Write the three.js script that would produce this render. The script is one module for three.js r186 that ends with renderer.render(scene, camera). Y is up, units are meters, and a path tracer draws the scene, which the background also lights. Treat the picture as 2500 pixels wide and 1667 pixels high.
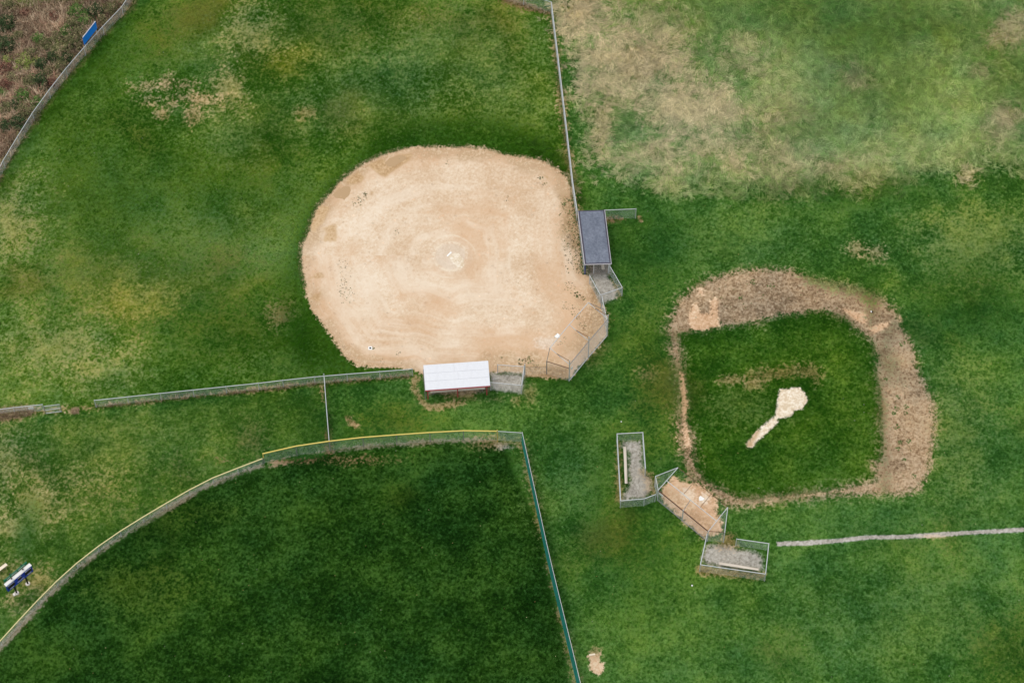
import * as THREE from 'three';

// ------------------------------------------------------------------ camera, sky, sun, exposure
const IW = 2500, IH = 1667, FPX = 6900, ALT = 238, PITCH = 60 * Math.PI / 180, ROLL = -0.4 * Math.PI / 180;
const scene = new THREE.Scene();
const camera = new THREE.PerspectiveCamera(2 * Math.atan(IH / 2 / FPX) * 180 / Math.PI, IW / IH, 1, 9000);
camera.position.set(0, ALT, ALT / Math.tan(PITCH));
camera.rotation.set(-PITCH, 0, ROLL, 'YXZ');
camera.updateMatrixWorld(true);

{ // an even overcast sky, a little brighter overhead
  const w = 64, h = 32, d = new Float32Array(w * h * 4);
  for (let j = 0; j < h; j++) {
    const el = Math.sin(((j + .5) / h - .5) * Math.PI), L = el > 0 ? (1 + 2 * el) / 3 : 0.3;
    for (let i = 0; i < w; i++) { const k = (j * w + i) * 4; d[k] = .965 * L; d[k + 1] = .985 * L; d[k + 2] = 1.015 * L; d[k + 3] = 1; }
  }
  const t = new THREE.DataTexture(d, w, h, THREE.RGBAFormat, THREE.FloatType);
  t.mapping = THREE.EquirectangularReflectionMapping; t.magFilter = THREE.LinearFilter; t.needsUpdate = true;
  scene.background = t; scene.environment = t;
}
const sun = new THREE.DirectionalLight(0xfff4e4, 0.9);
sun.position.set(-70, 190, -40); sun.target.position.set(0, 0, 0);
sun.castShadow = true; sun.shadow.radius = 30;
sun.shadow.mapSize.set(4096, 4096);
Object.assign(sun.shadow.camera, { left: -75, right: 75, top: 75, bottom: -75, near: 1, far: 400 });
scene.add(sun, sun.target);

const renderer = new THREE.WebGLRenderer({ antialias: true });
renderer.toneMapping = THREE.LinearToneMapping;
renderer.toneMappingExposure = 1.06;
renderer.shadowMap.enabled = true;

// ------------------------------------------------------------------ helpers
let seed = 12345;
const rnd = () => { seed = (seed + 0x6D2B79F5) | 0; let t = Math.imul(seed ^ (seed >>> 15), 1 | seed); t = (t + Math.imul(t ^ (t >>> 7), 61 | t)) ^ t; return ((t ^ (t >>> 14)) >>> 0) / 4294967296; };
const rr = (a, b) => a + (b - a) * rnd();
const V = (x, y, z) => new THREE.Vector3(x, y, z);
const lerp = (a, b, t) => a + (b - a) * t;
const clamp = (x, a = 0, b = 1) => x < a ? a : x > b ? b : x;
const sstep = (t) => { t = clamp(t); return t * t * (3 - 2 * t); };
// a photo pixel and a height above the ground give a point of the place
const RM = camera.matrixWorld.elements;
function G(u, v, h = 0) {
  const cx = (u - IW / 2) / FPX, cy = -(v - IH / 2) / FPX;
  const dx = RM[0] * cx + RM[4] * cy - RM[8], dy = RM[1] * cx + RM[5] * cy - RM[9], dz = RM[2] * cx + RM[6] * cy - RM[10];
  const t = (h - camera.position.y) / dy;
  return V(camera.position.x + dx * t, h, camera.position.z + dz * t);
}
function toPx(x, z) {
  const X = x - camera.position.x, Y = -camera.position.y, Z = z - camera.position.z;
  const cx = RM[0] * X + RM[1] * Y + RM[2] * Z, cy = RM[4] * X + RM[5] * Y + RM[6] * Z, cz = RM[8] * X + RM[9] * Y + RM[10] * Z;
  return [IW / 2 - cx / cz * FPX, IH / 2 + cy / cz * FPX];
}
// pixel lists were read off enlargements: origin and scale of each
const from = (x0, y0, s) => (pts) => pts.map(([x, y]) => [x / s + x0, y / s + y0]);
const D = from(0, 0, 0.9408), ZA = from(700, 320, 2.6135), ZB = from(1600, 640, 2.613), Z3 = from(1340, 480, 5.227), Z4 = from(960, 820, 4.356),
  Z5 = from(1240, 720, 6.533), Z6 = from(1480, 1030, 3.92), Z8 = from(600, 860, 3.178), ZL = from(0, 900, 3.36), ZF = from(0, 960, 7.84),
  ZC = from(0, 1200, 3.357), ZT = from(0, 0, 4.356), ZN = from(1180, 0, 9.8), ZG = from(1200, 1040, 2.5), ZP = from(1850, 1250, 3.618),
  ZM = from(980, 540, 7.84), ZU = from(720, 340, 5.226), ZQ = from(1400, 1540, 12.35), ZK = from(0, 1340, 11.2), ZO = from(140, 20, 13.07), ZR = from(1300, 0, 3.357);
const g1 = (px, h = 0) => G(px[0], px[1], h);
const lift = (p, h) => V(p.x, h, p.z);
const gAll = (pts, h = 0) => pts.map((p) => G(p[0], p[1], h));

// ------------------------------------------------------------------ noise tables
const TN = 1024, TM = TN - 1;
function makeTable(cells0, octaves, gain) {
  const a = new Float32Array(TN * TN); let amp = 1;
  for (let o = 0, c = cells0; o < octaves; o++, c *= 2, amp *= gain) {
    const g = new Float32Array(c * c); for (let i = 0; i < c * c; i++) g[i] = rnd() - .5;
    const ix0 = new Int32Array(TN), ix1 = new Int32Array(TN), fx = new Float32Array(TN);
    for (let i = 0; i < TN; i++) { const f = i / TN * c, k = Math.floor(f), t = f - k; ix0[i] = k % c; ix1[i] = (k + 1) % c; fx[i] = t * t * (3 - 2 * t); }
    for (let j = 0; j < TN; j++) {
      const r0 = ix0[j] * c, r1 = ix1[j] * c, fy = fx[j];
      for (let i = 0; i < TN; i++) {
        const A = g[r0 + ix0[i]], B = g[r0 + ix1[i]], C = g[r1 + ix0[i]], E = g[r1 + ix1[i]], f = fx[i];
        const p = A + (B - A) * f, q = C + (E - C) * f; a[j * TN + i] += amp * (p + (q - p) * fy);
      }
    }
  }
  let s = 0, s2 = 0; for (const v of a) { s += v; s2 += v * v; }
  const m = s / a.length, sd = Math.sqrt(s2 / a.length - m * m);
  for (let i = 0; i < a.length; i++) a[i] = (a[i] - m) / sd;
  return a;                                    // zero mean, unit deviation
}
const TA = makeTable(8, 6, 0.62), TB = makeTable(16, 6, 0.78), TG = makeTable(32, 4, 0.85), TS = makeTable(8, 4, 0.5);
function S(T, x, y) {
  const xf = Math.floor(x), yf = Math.floor(y), fx = x - xf, fy = y - yf, x0 = xf & TM, x1 = (xf + 1) & TM, y0 = (yf & TM) * TN, y1 = ((yf + 1) & TM) * TN;
  const p = T[y0 + x0] + (T[y0 + x1] - T[y0 + x0]) * fx, q = T[y1 + x0] + (T[y1 + x1] - T[y1 + x0]) * fx;
  return p + (q - p) * fy;
}

// ------------------------------------------------------------------ what the ground is made of, point by point
const toLin = (c) => { c /= 255; return c <= .04045 ? c / 12.92 : Math.pow((c + .055) / 1.055, 2.4); };
const pal = (dark, mid, light, accent, grass, o = {}) => ({ c: [dark, mid, light, accent].map((k) => k.map(toLin)), grass, a1: .13, a2: .09, a3: .27, acc: 1.3, h: 1, ...o });
const PAL = {
  lawn: pal([40, 80, 20], [69, 110, 41], [98, 137, 68], [98, 106, 46], 1, { a1: .09 }),
  outfield: pal([42, 80, 10], [79, 113, 35], [110, 140, 70], [118, 118, 48], 1, { acc: .9, a1: .15 }),
  dark: pal([12, 40, 3], [32, 67, 14], [62, 101, 42], [54, 72, 14], 1, { a1: .05, a2: .10, a3: .25, acc: 1.3 }),
  strip: pal([46, 82, 18], [74, 108, 38], [102, 130, 64], [138, 128, 80], 1, { acc: 1.5, a1: .1 }),
  long: pal([84, 124, 54], [136, 162, 92], [172, 188, 124], [186, 172, 126], .8, { h: 1.6, acc: 1.0 }),
  infieldGrass: pal([32, 72, 8], [60, 98, 23], [90, 126, 50], [80, 92, 30], 1, { h: 1.2, a1: .1 }),
  lush: pal([20, 56, 4], [34, 76, 12], [56, 100, 32], [48, 80, 12], 1, { h: 1.3, a1: .1 }),
  yellowish: pal([92, 110, 30], [124, 132, 50], [148, 150, 76], [150, 138, 60], 1),
  olive: pal([50, 80, 14], [76, 98, 28], [98, 114, 46], [104, 102, 42], 1),
  blueish: pal([58, 98, 42], [82, 120, 60], [106, 140, 82], [92, 128, 68], 1),
  pale: pal([90, 120, 50], [120, 140, 78], [148, 156, 102], [158, 144, 98], 1),
  thatch: pal([138, 126, 80], [178, 160, 118], [206, 188, 150], [120, 138, 68], .35, { acc: 1.5 }),
  straw: pal([136, 140, 86], [192, 180, 134], [222, 208, 166], [126, 152, 78], .45, { h: 1.6, acc: 1.3 }),
  ring: pal([120, 98, 74], [166, 142, 113], [196, 174, 146], [96, 110, 54], .35, { a1: .05, a2: .10, a3: .25, acc: 1.15 }),
  bare: pal([194, 156, 120], [218, 182, 148], [234, 210, 180], [184, 150, 112], 0, { a1: .06, a2: .12, a3: .2 }),
  fresh: pal([86, 130, 54], [124, 160, 84], [152, 182, 108], [150, 160, 90], .9, { h: 1.5 }),
  thin: pal([142, 124, 82], [184, 156, 116], [208, 180, 142], [96, 118, 54], .4, { a2: .1, a3: .3, acc: 1.2 }),
  worn: pal([120, 96, 64], [162, 134, 98], [190, 164, 128], [96, 106, 50], .15, { a1: .08, a2: .12, a3: .3 }),
  soil: pal([84, 62, 42], [118, 88, 64], [148, 118, 92], [78, 92, 40], .1, { a2: .12, a3: .3 }),
  edgeDirt: pal([144, 116, 84], [187, 157, 122], [214, 189, 158], [110, 112, 60], .02, { a3: .34, acc: 2.2 }),
  dirt: pal([210, 180, 148], [227, 204, 177], [240, 224, 203], [216, 180, 145], 0, { a1: .10, a2: .12, a3: .15 }),
  damp: pal([176, 142, 102], [196, 163, 122], [212, 182, 144], [180, 148, 108], 0),
  cleanDirt: pal([216, 200, 180], [230, 215, 198], [240, 228, 214], [224, 206, 186], 0),
  white: pal([218, 198, 170], [238, 224, 202], [248, 240, 226], [206, 186, 160], 0, { a1: .05, a2: .1, acc: 1.7 }),
  gravel: pal([142, 136, 128], [174, 168, 159], [200, 196, 190], [156, 146, 122], .03, { a1: .05, a2: .10, a3: .2, acc: 1.8 }),
  kerb: pal([98, 92, 74], [136, 126, 112], [160, 150, 136], [86, 104, 62], .2, { a1: .05, a2: .1, a3: .3 }),
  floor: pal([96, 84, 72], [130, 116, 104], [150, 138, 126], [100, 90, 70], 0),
  scrub: pal([44, 38, 24], [84, 70, 48], [118, 98, 70], [62, 76, 30], .3),
};
const X0 = -62, X1 = 62, ZZ0 = -50, ZZ1 = 46, BIN = 2, BX = Math.ceil((X1 - X0) / BIN), BZ = Math.ceil((ZZ1 - ZZ0) / BIN);
const bins = Array.from({ length: BX * BZ }, () => []);
const features = [];
function addFeature(f, bb) {
  features.push(f);
  const i0 = clamp(Math.floor((bb[0] - X0) / BIN), 0, BX - 1), i1 = clamp(Math.floor((bb[1] - X0) / BIN), 0, BX - 1), j0 = clamp(Math.floor((bb[2] - ZZ0) / BIN), 0, BZ - 1), j1 = clamp(Math.floor((bb[3] - ZZ0) / BIN), 0, BZ - 1);
  for (let j = j0; j <= j1; j++) for (let i = i0; i <= i1; i++) bins[j * BX + i].push(f);
  return f;
}
function sdfGrid(loops, pad, cell) {           // signed distance, positive inside, even-odd
  let x0 = 1e9, x1 = -1e9, z0 = 1e9, z1 = -1e9;
  for (const l of loops) for (const p of l) { x0 = Math.min(x0, p.x); x1 = Math.max(x1, p.x); z0 = Math.min(z0, p.z); z1 = Math.max(z1, p.z); }
  x0 = Math.max(x0 - pad, X0 - 1); x1 = Math.min(x1 + pad, X1 + 1); z0 = Math.max(z0 - pad, ZZ0 - 1); z1 = Math.min(z1 + pad, ZZ1 + 1);
  const nx = Math.ceil((x1 - x0) / cell) + 2, nz = Math.ceil((z1 - z0) / cell) + 2, a = new Float32Array(nx * nz), E = [];
  for (const l of loops) for (let i = 0; i < l.length; i++) { const p = l[i], q = l[(i + 1) % l.length]; E.push([p.x, p.z, q.x - p.x, q.z - p.z]); }
  for (let j = 0; j < nz; j++) for (let i = 0; i < nx; i++) {
    const x = x0 + i * cell, z = z0 + j * cell; let best = 1e9, ins = false;
    for (const [ax, az, ex, ez] of E) {
      const wx = x - ax, wz = z - az, L = ex * ex + ez * ez, t = clamp((wx * ex + wz * ez) / (L || 1)), px = wx - ex * t, pz = wz - ez * t, d = px * px + pz * pz;
      if (d < best) best = d;
      if ((wz < 0) !== (wz - ez < 0) && wx < ex * wz / ez) ins = !ins;
    }
    a[j * nx + i] = (ins ? 1 : -1) * Math.sqrt(best);
  }
  const inv = 1 / cell;
  const at = (x, z) => {
    const u = clamp((x - x0) * inv, 0, nx - 1.001), v = clamp((z - z0) * inv, 0, nz - 1.001), i = u | 0, j = v | 0, fx = u - i, fz = v - j, k = j * nx + i;
    const p = a[k] + (a[k + 1] - a[k]) * fx, q = a[k + nx] + (a[k + nx + 1] - a[k + nx]) * fx; return p + (q - p) * fz;
  };
  return { at, bb: [x0, x1, z0, z1] };
}
// mask = where distance (plus noise) is positive; soft and amp in metres
function zone(p, loops, { soft = .3, amp = .5, fine = .5, k = 1, off = 0, band = 0, pad = 3, cell = .25, tint } = {}) {
  const s = sdfGrid(loops, pad, cell);
  return addFeature({ p: PAL[p], at: s.at, soft, amp, fine, k, off, band, tint }, s.bb);
}
function blob(p, [u, v], ru, rv, { soft = .5, amp = .8, fine = .5, k = 1 } = {}) {   // centre and radii in pixels of the photograph
  if (soft >= .8) { soft *= 1.3; amp *= 1.15; fine = .8; }
  const c = G(u, v), a = G(u + ru, v), b = G(u, v + rv), rx = Math.hypot(a.x - c.x, a.z - c.z), rz = Math.hypot(b.x - c.x, b.z - c.z), m = Math.min(rx, rz), pad = amp * 2.2 + soft;
  return addFeature({ p: PAL[p], at: (x, z) => { const q = (x - c.x) / rx, w = (z - c.z) / rz; return (1 - Math.sqrt(q * q + w * w)) * m; }, soft, amp, fine, k, off: 0, band: 0 },
    [c.x - rx - pad * rx / m, c.x + rx + pad * rx / m, c.z - rz - pad * rz / m, c.z + rz + pad * rz / m]);
}
const ribbon = (pts, w) => {                   // a polyline of ground points widened to a loop
  const L = [], R = [];
  pts.forEach((p, i) => { const a = pts[Math.max(0, i - 1)], b = pts[Math.min(pts.length - 1, i + 1)], dx = b.x - a.x, dz = b.z - a.z, l = Math.hypot(dx, dz) || 1, ww = typeof w === 'function' ? w(i) : w; L.push(V(p.x - dz / l * ww / 2, 0, p.z + dx / l * ww / 2)); R.unshift(V(p.x + dz / l * ww / 2, 0, p.z - dx / l * ww / 2)); });
  return [...L, ...R];
};

const tmp = new Float32Array(3);
function palAt(p, n1, n2, n3, nb, out) {
  let t = .5 + n1 * p.a1 + n2 * p.a2 + n3 * p.a3; t = t < 0 ? 0 : t > 1 ? 1 : t;
  const c = p.c, a = t < .5 ? c[0] : c[1], b = t < .5 ? c[1] : c[2], f = t < .5 ? t * 2 : t * 2 - 1;
  const w = sstep((nb - p.acc) * .55 + n3 * .16 + .05) * .7;
  const q = c[3];
  for (let k = 0; k < 3; k++) { const v = a[k] + (b[k] - a[k]) * f; out[k] = v + (q[k] - v) * w; }
}
const c1 = Math.cos(.6), s1 = Math.sin(.6), c2 = Math.cos(1.9), s2 = Math.sin(1.9);
function field(x, z, out) {                    // out: r g b (linear), share of living grass, height factor
  const xr = x * c1 - z * s1, zr = x * s1 + z * c1, xq = x * c2 - z * s2, zq = x * s2 + z * c2;
  const n1 = S(TS, x * 8 + 300, z * 8 + 90), n2 = S(TA, xr * 38, zr * 38), n3 = S(TG, xq * 150, zq * 150), nb = S(TS, xr * 14 + 500, zr * 14 + 77), n4 = S(TA, xq * 22 + 10, zq * 22);
  let p = PAL.lawn;
  palAt(p, n1, n2, n3, nb, out); out[3] = p.grass; out[4] = p.h;
  const i = Math.floor((x - X0) / BIN), j = Math.floor((z - ZZ0) / BIN), list = i < 0 || j < 0 || i >= BX || j >= BZ ? [] : bins[j * BX + i];
  for (let m = 0; m < list.length; m++) {
    const f = list[m]; let d = f.at(x, z) + f.off;
    if (f.band) d = f.band / 2 - Math.abs(d);
    const e = (d + f.amp * (n4 * (1 - f.fine) * .6 + n2 * f.fine * .38 + n3 * (.12 + f.fine * .5))) / (2 * f.soft) + .5;
    if (e <= 0) continue;
    const w = sstep(e) * f.k;
    if (f.fn) f.fn(x, z, d, n1, n2, n3, nb, n4, tmp); else palAt(f.p, n1, n2, n3, nb, tmp);
    out[0] += (tmp[0] - out[0]) * w; out[1] += (tmp[1] - out[1]) * w; out[2] += (tmp[2] - out[2]) * w;
    out[3] += (f.p.grass - out[3]) * w; out[4] += (f.p.h - out[4]) * w;
  }
  // strains of grass: warmer and cooler, thicker and thinner
  const hv = (n4 * .5 + n2 * .4) * out[3], bv = 1 + (n4 * .03 + n2 * .05) * out[3];
  out[0] *= bv * (1 + .13 * hv); out[1] *= bv * (1 + .02 * hv); out[2] *= bv * (1 - .12 * hv);
}

// ---- the parts of the ground, traced on the photograph
const leftFenceTop = [[330, -35], ...ZT([[1385, 0], [1290, 70], [1170, 190], [1060, 310], [890, 500], [700, 720], [520, 950], [420, 1080], [310, 1240], [180, 1450], [105, 1567]]), [0, 402], [-25, 452]];
const leftFence = gAll(leftFenceTop, 1.45).map((p) => V(p.x, 0, p.z));
const lineFence = gAll([...ZL([[770, 260], [1290, 205], [1800, 152], [2350, 95]]), ...Z8([[280, 218], [605, 183], [1038, 150], [1290, 130]])], 1.35).map((p) => V(p.x, 0, p.z));
const stubFence = gAll([[-40, 1004], ...ZF([[0, 305], [520, 240], [800, 215]])], 1.25).map((p) => V(p.x, 0, p.z));
const rightFence = gAll([...ZN([[1630, 45]]), ...ZR([[215, 500], [270, 960], [340, 1567]]), ...Z3([[362, 175]])], 1.9).map((p) => V(p.x, 0, p.z));
const topFence = [...gAll([[1150, -38], [1195, -18], ...ZN([[590, 0], [1000, 130], [1250, 225]])]), rightFence[0].clone()];
const yellowLow = gAll([[-45, 1615], ...ZC([[0, 1220], [190, 1010], [400, 790], [560, 640], [700, 525], [860, 405], [1050, 280], [1200, 190], [1330, 110]]), ...ZL([[1400, 1085], [1640, 940], [1780, 880], [2000, 795], [2150, 738]])], 1.1).map((p) => V(p.x, 0, p.z));
const yellowHigh = gAll(Z8([[130, 787], [400, 725], [645, 690], [880, 662], [1130, 643], [1380, 625], [1630, 610], [1800, 606], [1948, 612]]), 1.9).map((p) => V(p.x, 0, p.z));
const greyEnd = [yellowHigh[yellowHigh.length - 1], ...gAll(Z8([[2145, 625]]), 1.9).map((p) => V(p.x, 0, p.z))];
const greenH = [2.35, 2.7, 2.95, 3.0], greenFence = [...ZG([[188, 40], [355, 800], [543, 1567]]), [1436, 1740]].map((p, i) => lift(g1(p, greenH[i]), 0));
const linkFence = gAll(Z8([[605, 183], [625, 440], [636, 590], [645, 690]]), 1.6).map((p) => V(p.x, 0, p.z));

const darkEdge = [...ZC([[0, 1310], [70, 1230], [170, 1125], [230, 1060], [330, 955], [420, 850], [520, 750], [620, 665], [700, 600], [800, 520], [950, 420], [1080, 320], [1220, 235], [1380, 130], [1520, 60]]), ...ZL([[1640, 1010], [1800, 920], [2000, 850], [2160, 800]]), ...Z8([[300, 835], [450, 800], [650, 765], [880, 735], [1150, 715], [1400, 700], [1650, 690], [1850, 690]]),
  ...ZG([[60, 110], [105, 135], [140, 260], [185, 400], [215, 500], [260, 580], [300, 650], [328, 760], [355, 900], [385, 1020], [415, 1150], [440, 1300], [475, 1500], [500, 1600]])];
const infield1 = gAll([...ZA([[850, 95], [1000, 98], [1150, 95], [1280, 110], [1380, 140], [1500, 160], [1600, 175], [1680, 205], [1740, 240], [1785, 300], [1812, 350], [1838, 400]]), ...Z3([[345, 60], [360, 190], [395, 480], [430, 760], [450, 980], [520, 1010], [600, 1180], [655, 1330], [705, 1400]]),
  ...Z5([[1560, 330], [1585, 640], [1480, 770], [1290, 990], [1080, 1220], [985, 1345], [800, 1330], [560, 1310], [400, 1290], [270, 1265], [60, 1225]]), ...Z4([[1000, 400], [330, 430], [300, 420], [215, 345], [0, 345]]), ...ZA([[600, 1508], [450, 1500], [380, 1450], [330, 1400], [290, 1320], [230, 1240], [165, 1180], [140, 1100], [110, 1000], [88, 900], [78, 800], [88, 720], [128, 640], [150, 560], [190, 480], [250, 410], [330, 320], [400, 260], [480, 205], [560, 165], [650, 130], [750, 105]])]);
const ringOuter = gAll(ZB([[85, 420], [110, 340], [170, 240], [250, 170], [330, 120], [430, 85], [560, 60], [700, 45], [850, 50], [960, 90], [1100, 130], [1250, 155], [1380, 200], [1480, 270], [1550, 340], [1600, 430], [1650, 540], [1660, 640], [1700, 720], [1740, 790], [1768, 900], [1772, 1050], [1760, 1200], [1740, 1330], [1690, 1440], [1580, 1480], [1450, 1470], [1200, 1480], [1000, 1500], [800, 1510], [700, 1530], [560, 1545], [470, 1545], [380, 1490], [300, 1420], [225, 1350], [185, 1290], [165, 1150], [150, 1000], [138, 850], [118, 700], [98, 560]]));
const ringInner = gAll(ZB([[150, 462], [230, 448], [300, 448], [400, 420], [600, 388], [800, 355], [960, 335], [980, 310], [1100, 312], [1200, 355], [1300, 440], [1375, 490], [1400, 560], [1410, 700], [1432, 850], [1440, 1000], [1450, 1150], [1440, 1262], [1408, 1272], [1412, 1400], [1200, 1442], [1000, 1472], [800, 1485], [640, 1510], [520, 1508], [420, 1450], [320, 1388], [275, 1330], [258, 1270], [235, 1130], [200, 1010], [216, 900], [200, 770], [165, 620]]));
const homeDirt2 = gAll(Z6([[520, 690], [560, 600], [650, 515], [720, 575], [800, 590], [850, 575], [930, 600], [1000, 660], [1062, 720], [1075, 780], [1060, 850], [1120, 980], [1110, 1050], [990, 1080], [925, 1105], [740, 935], [560, 770]]));
const mound2 = gAll(ZB([[795, 805], [860, 806], [920, 790], [960, 830], [982, 880], [962, 910], [940, 940], [890, 948], [870, 980], [830, 997], [790, 1000], [785, 1020], [760, 1050], [700, 1105], [650, 1150], [620, 1192], [588, 1186], [584, 1150], [640, 1085], [690, 1035], [740, 995], [766, 968], [776, 890]]));
const pads = [
  gAll(Z3([[480, 860], [760, 870], [770, 1010], [825, 1100], [880, 1180], [860, 1300], [710, 1352], [650, 1330], [600, 1180], [520, 1005]])),
  gAll(Z4([[1030, 388], [1110, 402], [1370, 412], [1385, 430], [1362, 605], [1040, 578]])),
  gAll(Z6([[150, 200], [320, 192], [335, 300], [342, 480], [425, 540], [440, 660], [365, 735], [165, 742], [185, 680], [250, 560], [215, 480], [225, 300], [195, 250], [150, 245]])),
  gAll(Z6([[985, 1195], [1050, 1180], [1200, 1195], [1260, 1230], [1440, 1245], [1505, 1300], [1500, 1420], [1450, 1415], [1080, 1380], [955, 1345], [935, 1290]])),
];
const pathLine = gAll([...ZP([[170, 280], [400, 275], [700, 255], [900, 230], [1000, 222], [1250, 220], [1600, 200], [1900, 180], [2200, 165], [2352, 155]]), [2560, 1289]]);
const bareSpot = gAll(ZQ([[490, 800], [400, 770], [490, 720], [620, 700], [740, 740], [830, 640], [830, 700], [770, 830], [790, 950], [900, 970], [915, 1090], [880, 1290], [740, 1320], [590, 1270], [500, 1170], [500, 980]]));

const big = { soft: .35, amp: .35 };
const outL = [[-60, 520], [-60, 480], [0, 424], [66, 300], [130, 190], [210, 110], [270, 55], [340, 5], [340, -120], [1180, -120], [1262, -40], [1266, 30], [1318, 470], [1340, 650], [1390, 740], [1305, 875], [1205, 860], [950, 870], [215, 945], [0, 968], [-60, 975]];
zone('outfield', [gAll(D(outL))], big);
zone('strip', [gAll(D([[-90, 985], [0, 975], [215, 950], [740, 890], [752, 1040], [605, 1055], [400, 1140], [200, 1280], [0, 1490], [-90, 1580]]))], { soft: .6, amp: .6 });
zone('long', [gAll(D([[1296, -120], [1322, 40], [1342, 150], [1357, 280], [1367, 340], [1400, 372], [1470, 418], [1560, 432], [1680, 424], [1750, 436], [1850, 436], [1880, 398], [2000, 400], [2150, 388], [2300, 378], [2460, 372], [2460, -120]]))], { soft: 1.4, amp: 1.7, fine: .75 });
zone('scrub', [gAll([[-80, -80], [360, -80], ...leftFenceTop.slice(1), [-80, 520]].map((p) => p))], { soft: .3, amp: .3 });
zone('dark', [[...gAll([[-90, 1690], ...darkEdge, [1415, 1750], [-90, 1800]])]], { soft: .22, amp: .5 });

const DB = (p, x, y, rx, ry, o) => blob(p, [x / .9408, y / .9408], rx / .9408, ry / .9408, o);
// the upper left outfield
for (const a of [['olive', 620, 90, 210, 80], ['olive', 380, 660, 210, 70], ['blueish', 900, 170, 120, 60], ['olive', 590, 330, 80, 60], ['olive', 560, 760, 120, 50], ['olive', 860, 40, 110, 40]]) DB(...a, { soft: 1.4, amp: 2.2, k: .7 });
for (const a of [['lush', 210, 500, 130, 90], ['lush', 300, 410, 150, 70], ['lush', 280, 600, 120, 50], ['lush', 180, 230, 70, 90], ['lush', 250, 110, 60, 40], ['lush', 560, 480, 110, 60], ['lush', 700, 800, 60, 50]]) DB(...a, { soft: 1.6, amp: 1.8, k: .42 });
for (const a of [['blueish', 490, 150, 55, 65], ['blueish', 590, 80, 70, 40], ['blueish', 540, 320, 50, 40], ['blueish', 770, 260, 60, 40], ['blueish', 430, 270, 60, 30], ['blueish', 640, 840, 60, 30], ['blueish', 970, 120, 60, 40], ['blueish', 1120, 160, 60, 70]]) DB(...a, { soft: 1.4, amp: 1.6, k: .5 });
DB('yellowish', 640, 150, 55, 32, { soft: 1, amp: 1.2, k: .5 }); DB('yellowish', 285, 700, 45, 20, { soft: .8, amp: 1.2, k: .32 }); DB('yellowish', 370, 690, 30, 16, { soft: .8, amp: 1.2, k: .6 });
DB('pale', 40, 470, 60, 60, { soft: 1.2, amp: 1.8, k: .28 }); DB('pale', 120, 780, 110, 55, { soft: 1.5, amp: 2.4, k: .24 }); DB('pale', 590, 60, 40, 50, { soft: 1, amp: 1.8, k: .5 }); DB('pale', 130, 630, 120, 40, { soft: 1.5, amp: 2.2, k: .25 }); DB('pale', 250, 860, 50, 30, { soft: 1, amp: 2, k: .5 });
DB('thatch', 30, 500, 34, 60, { soft: 1.0, amp: 2.2, fine: .7, k: .22 }); DB('thatch', 130, 790, 60, 26, { soft: 1.0, amp: 2.4, fine: .7, k: .16 }); DB('thatch', 580, 80, 36, 40, { soft: 1.0, amp: 2.0, fine: .7, k: .22 }); DB('thatch', 520, 200, 30, 30, { soft: 1.0, amp: 1.6, fine: .7, k: .4 });
DB('worn', 640, 730, 32, 30, { soft: .7, amp: 1.2, k: .45 }); DB('worn', 700, 255, 22, 12, { soft: .5, amp: .9, k: .6 });
for (const [x, y, rx, ry] of [[345, 200, 34, 14], [385, 190, 20, 20], [420, 195, 26, 14], [420, 222, 42, 12], [440, 262, 18, 18], [345, 230, 26, 12], [460, 230, 30, 10], [370, 265, 14, 10], [395, 240, 14, 10]]) DB('thin', x, y, rx, ry, { soft: .45, amp: .8, fine: .65, k: .62 });
for (const a of [['pale', 850, 230, 150, 70, .32], ['pale', 1050, 110, 150, 90, .26], ['pale', 1150, 220, 80, 60, .2], ['pale', 760, 60, 120, 50, .25], ['pale', 600, 260, 100, 60, .2], ['pale', 480, 560, 120, 70, .14]]) DB(...a.slice(0, 5), { soft: 1.8, amp: 1.8, k: a[5] });
// beyond the fence: lodged long grass, straw and thatch
for (const [x, y, rx, ry, k] of [[1470, 160, 120, 90, .8], [1570, 250, 130, 80, .75], [1345, 20, 60, 50, .9], [1500, 60, 60, 40, .5], [1700, 130, 60, 50, .35], [1640, 320, 110, 45, .5], [1500, 350, 80, 36, .4], [1830, 380, 70, 20, .3]]) DB('straw', x, y, rx, ry, { soft: .8, amp: 2.0, fine: .85, k });
for (const [x, y, rx, ry] of [[1385, 285, 26, 60], [1480, 150, 60, 50], [2330, 65, 50, 50], [2300, 90, 30, 20], [2315, 265, 44, 34], [1780, 275, 36, 16], [1730, 300, 24, 14], [1905, 378, 26, 8], [1330, 10, 40, 40], [2225, 402, 14, 10], [1400, 240, 22, 14], [2250, 165, 20, 12]]) DB('thatch', x, y, rx, ry, { soft: .55, amp: .9, fine: .6, k: .6 });
for (const [x, y, rx, ry, p] of [[2170, 230, 110, 80, 'fresh'], [2000, 180, 110, 80, 'lawn'], [1900, 60, 150, 50, 'lawn'], [1850, 280, 80, 40, 'lawn'], [2330, 180, 60, 60, 'lawn'], [2100, 60, 120, 40, 'lawn'], [1560, 20, 60, 30, 'lawn']]) DB(p, x, y, rx, ry, { soft: 1.6, amp: 2.6, k: .5 });
for (const [x, y, rx, ry] of [[1970, 570, 26, 16], [2015, 578, 28, 20], [1490, 860, 16, 12]]) DB('thatch', x, y, rx, ry, { soft: .4, amp: .8, fine: .6, k: .6 });
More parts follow.
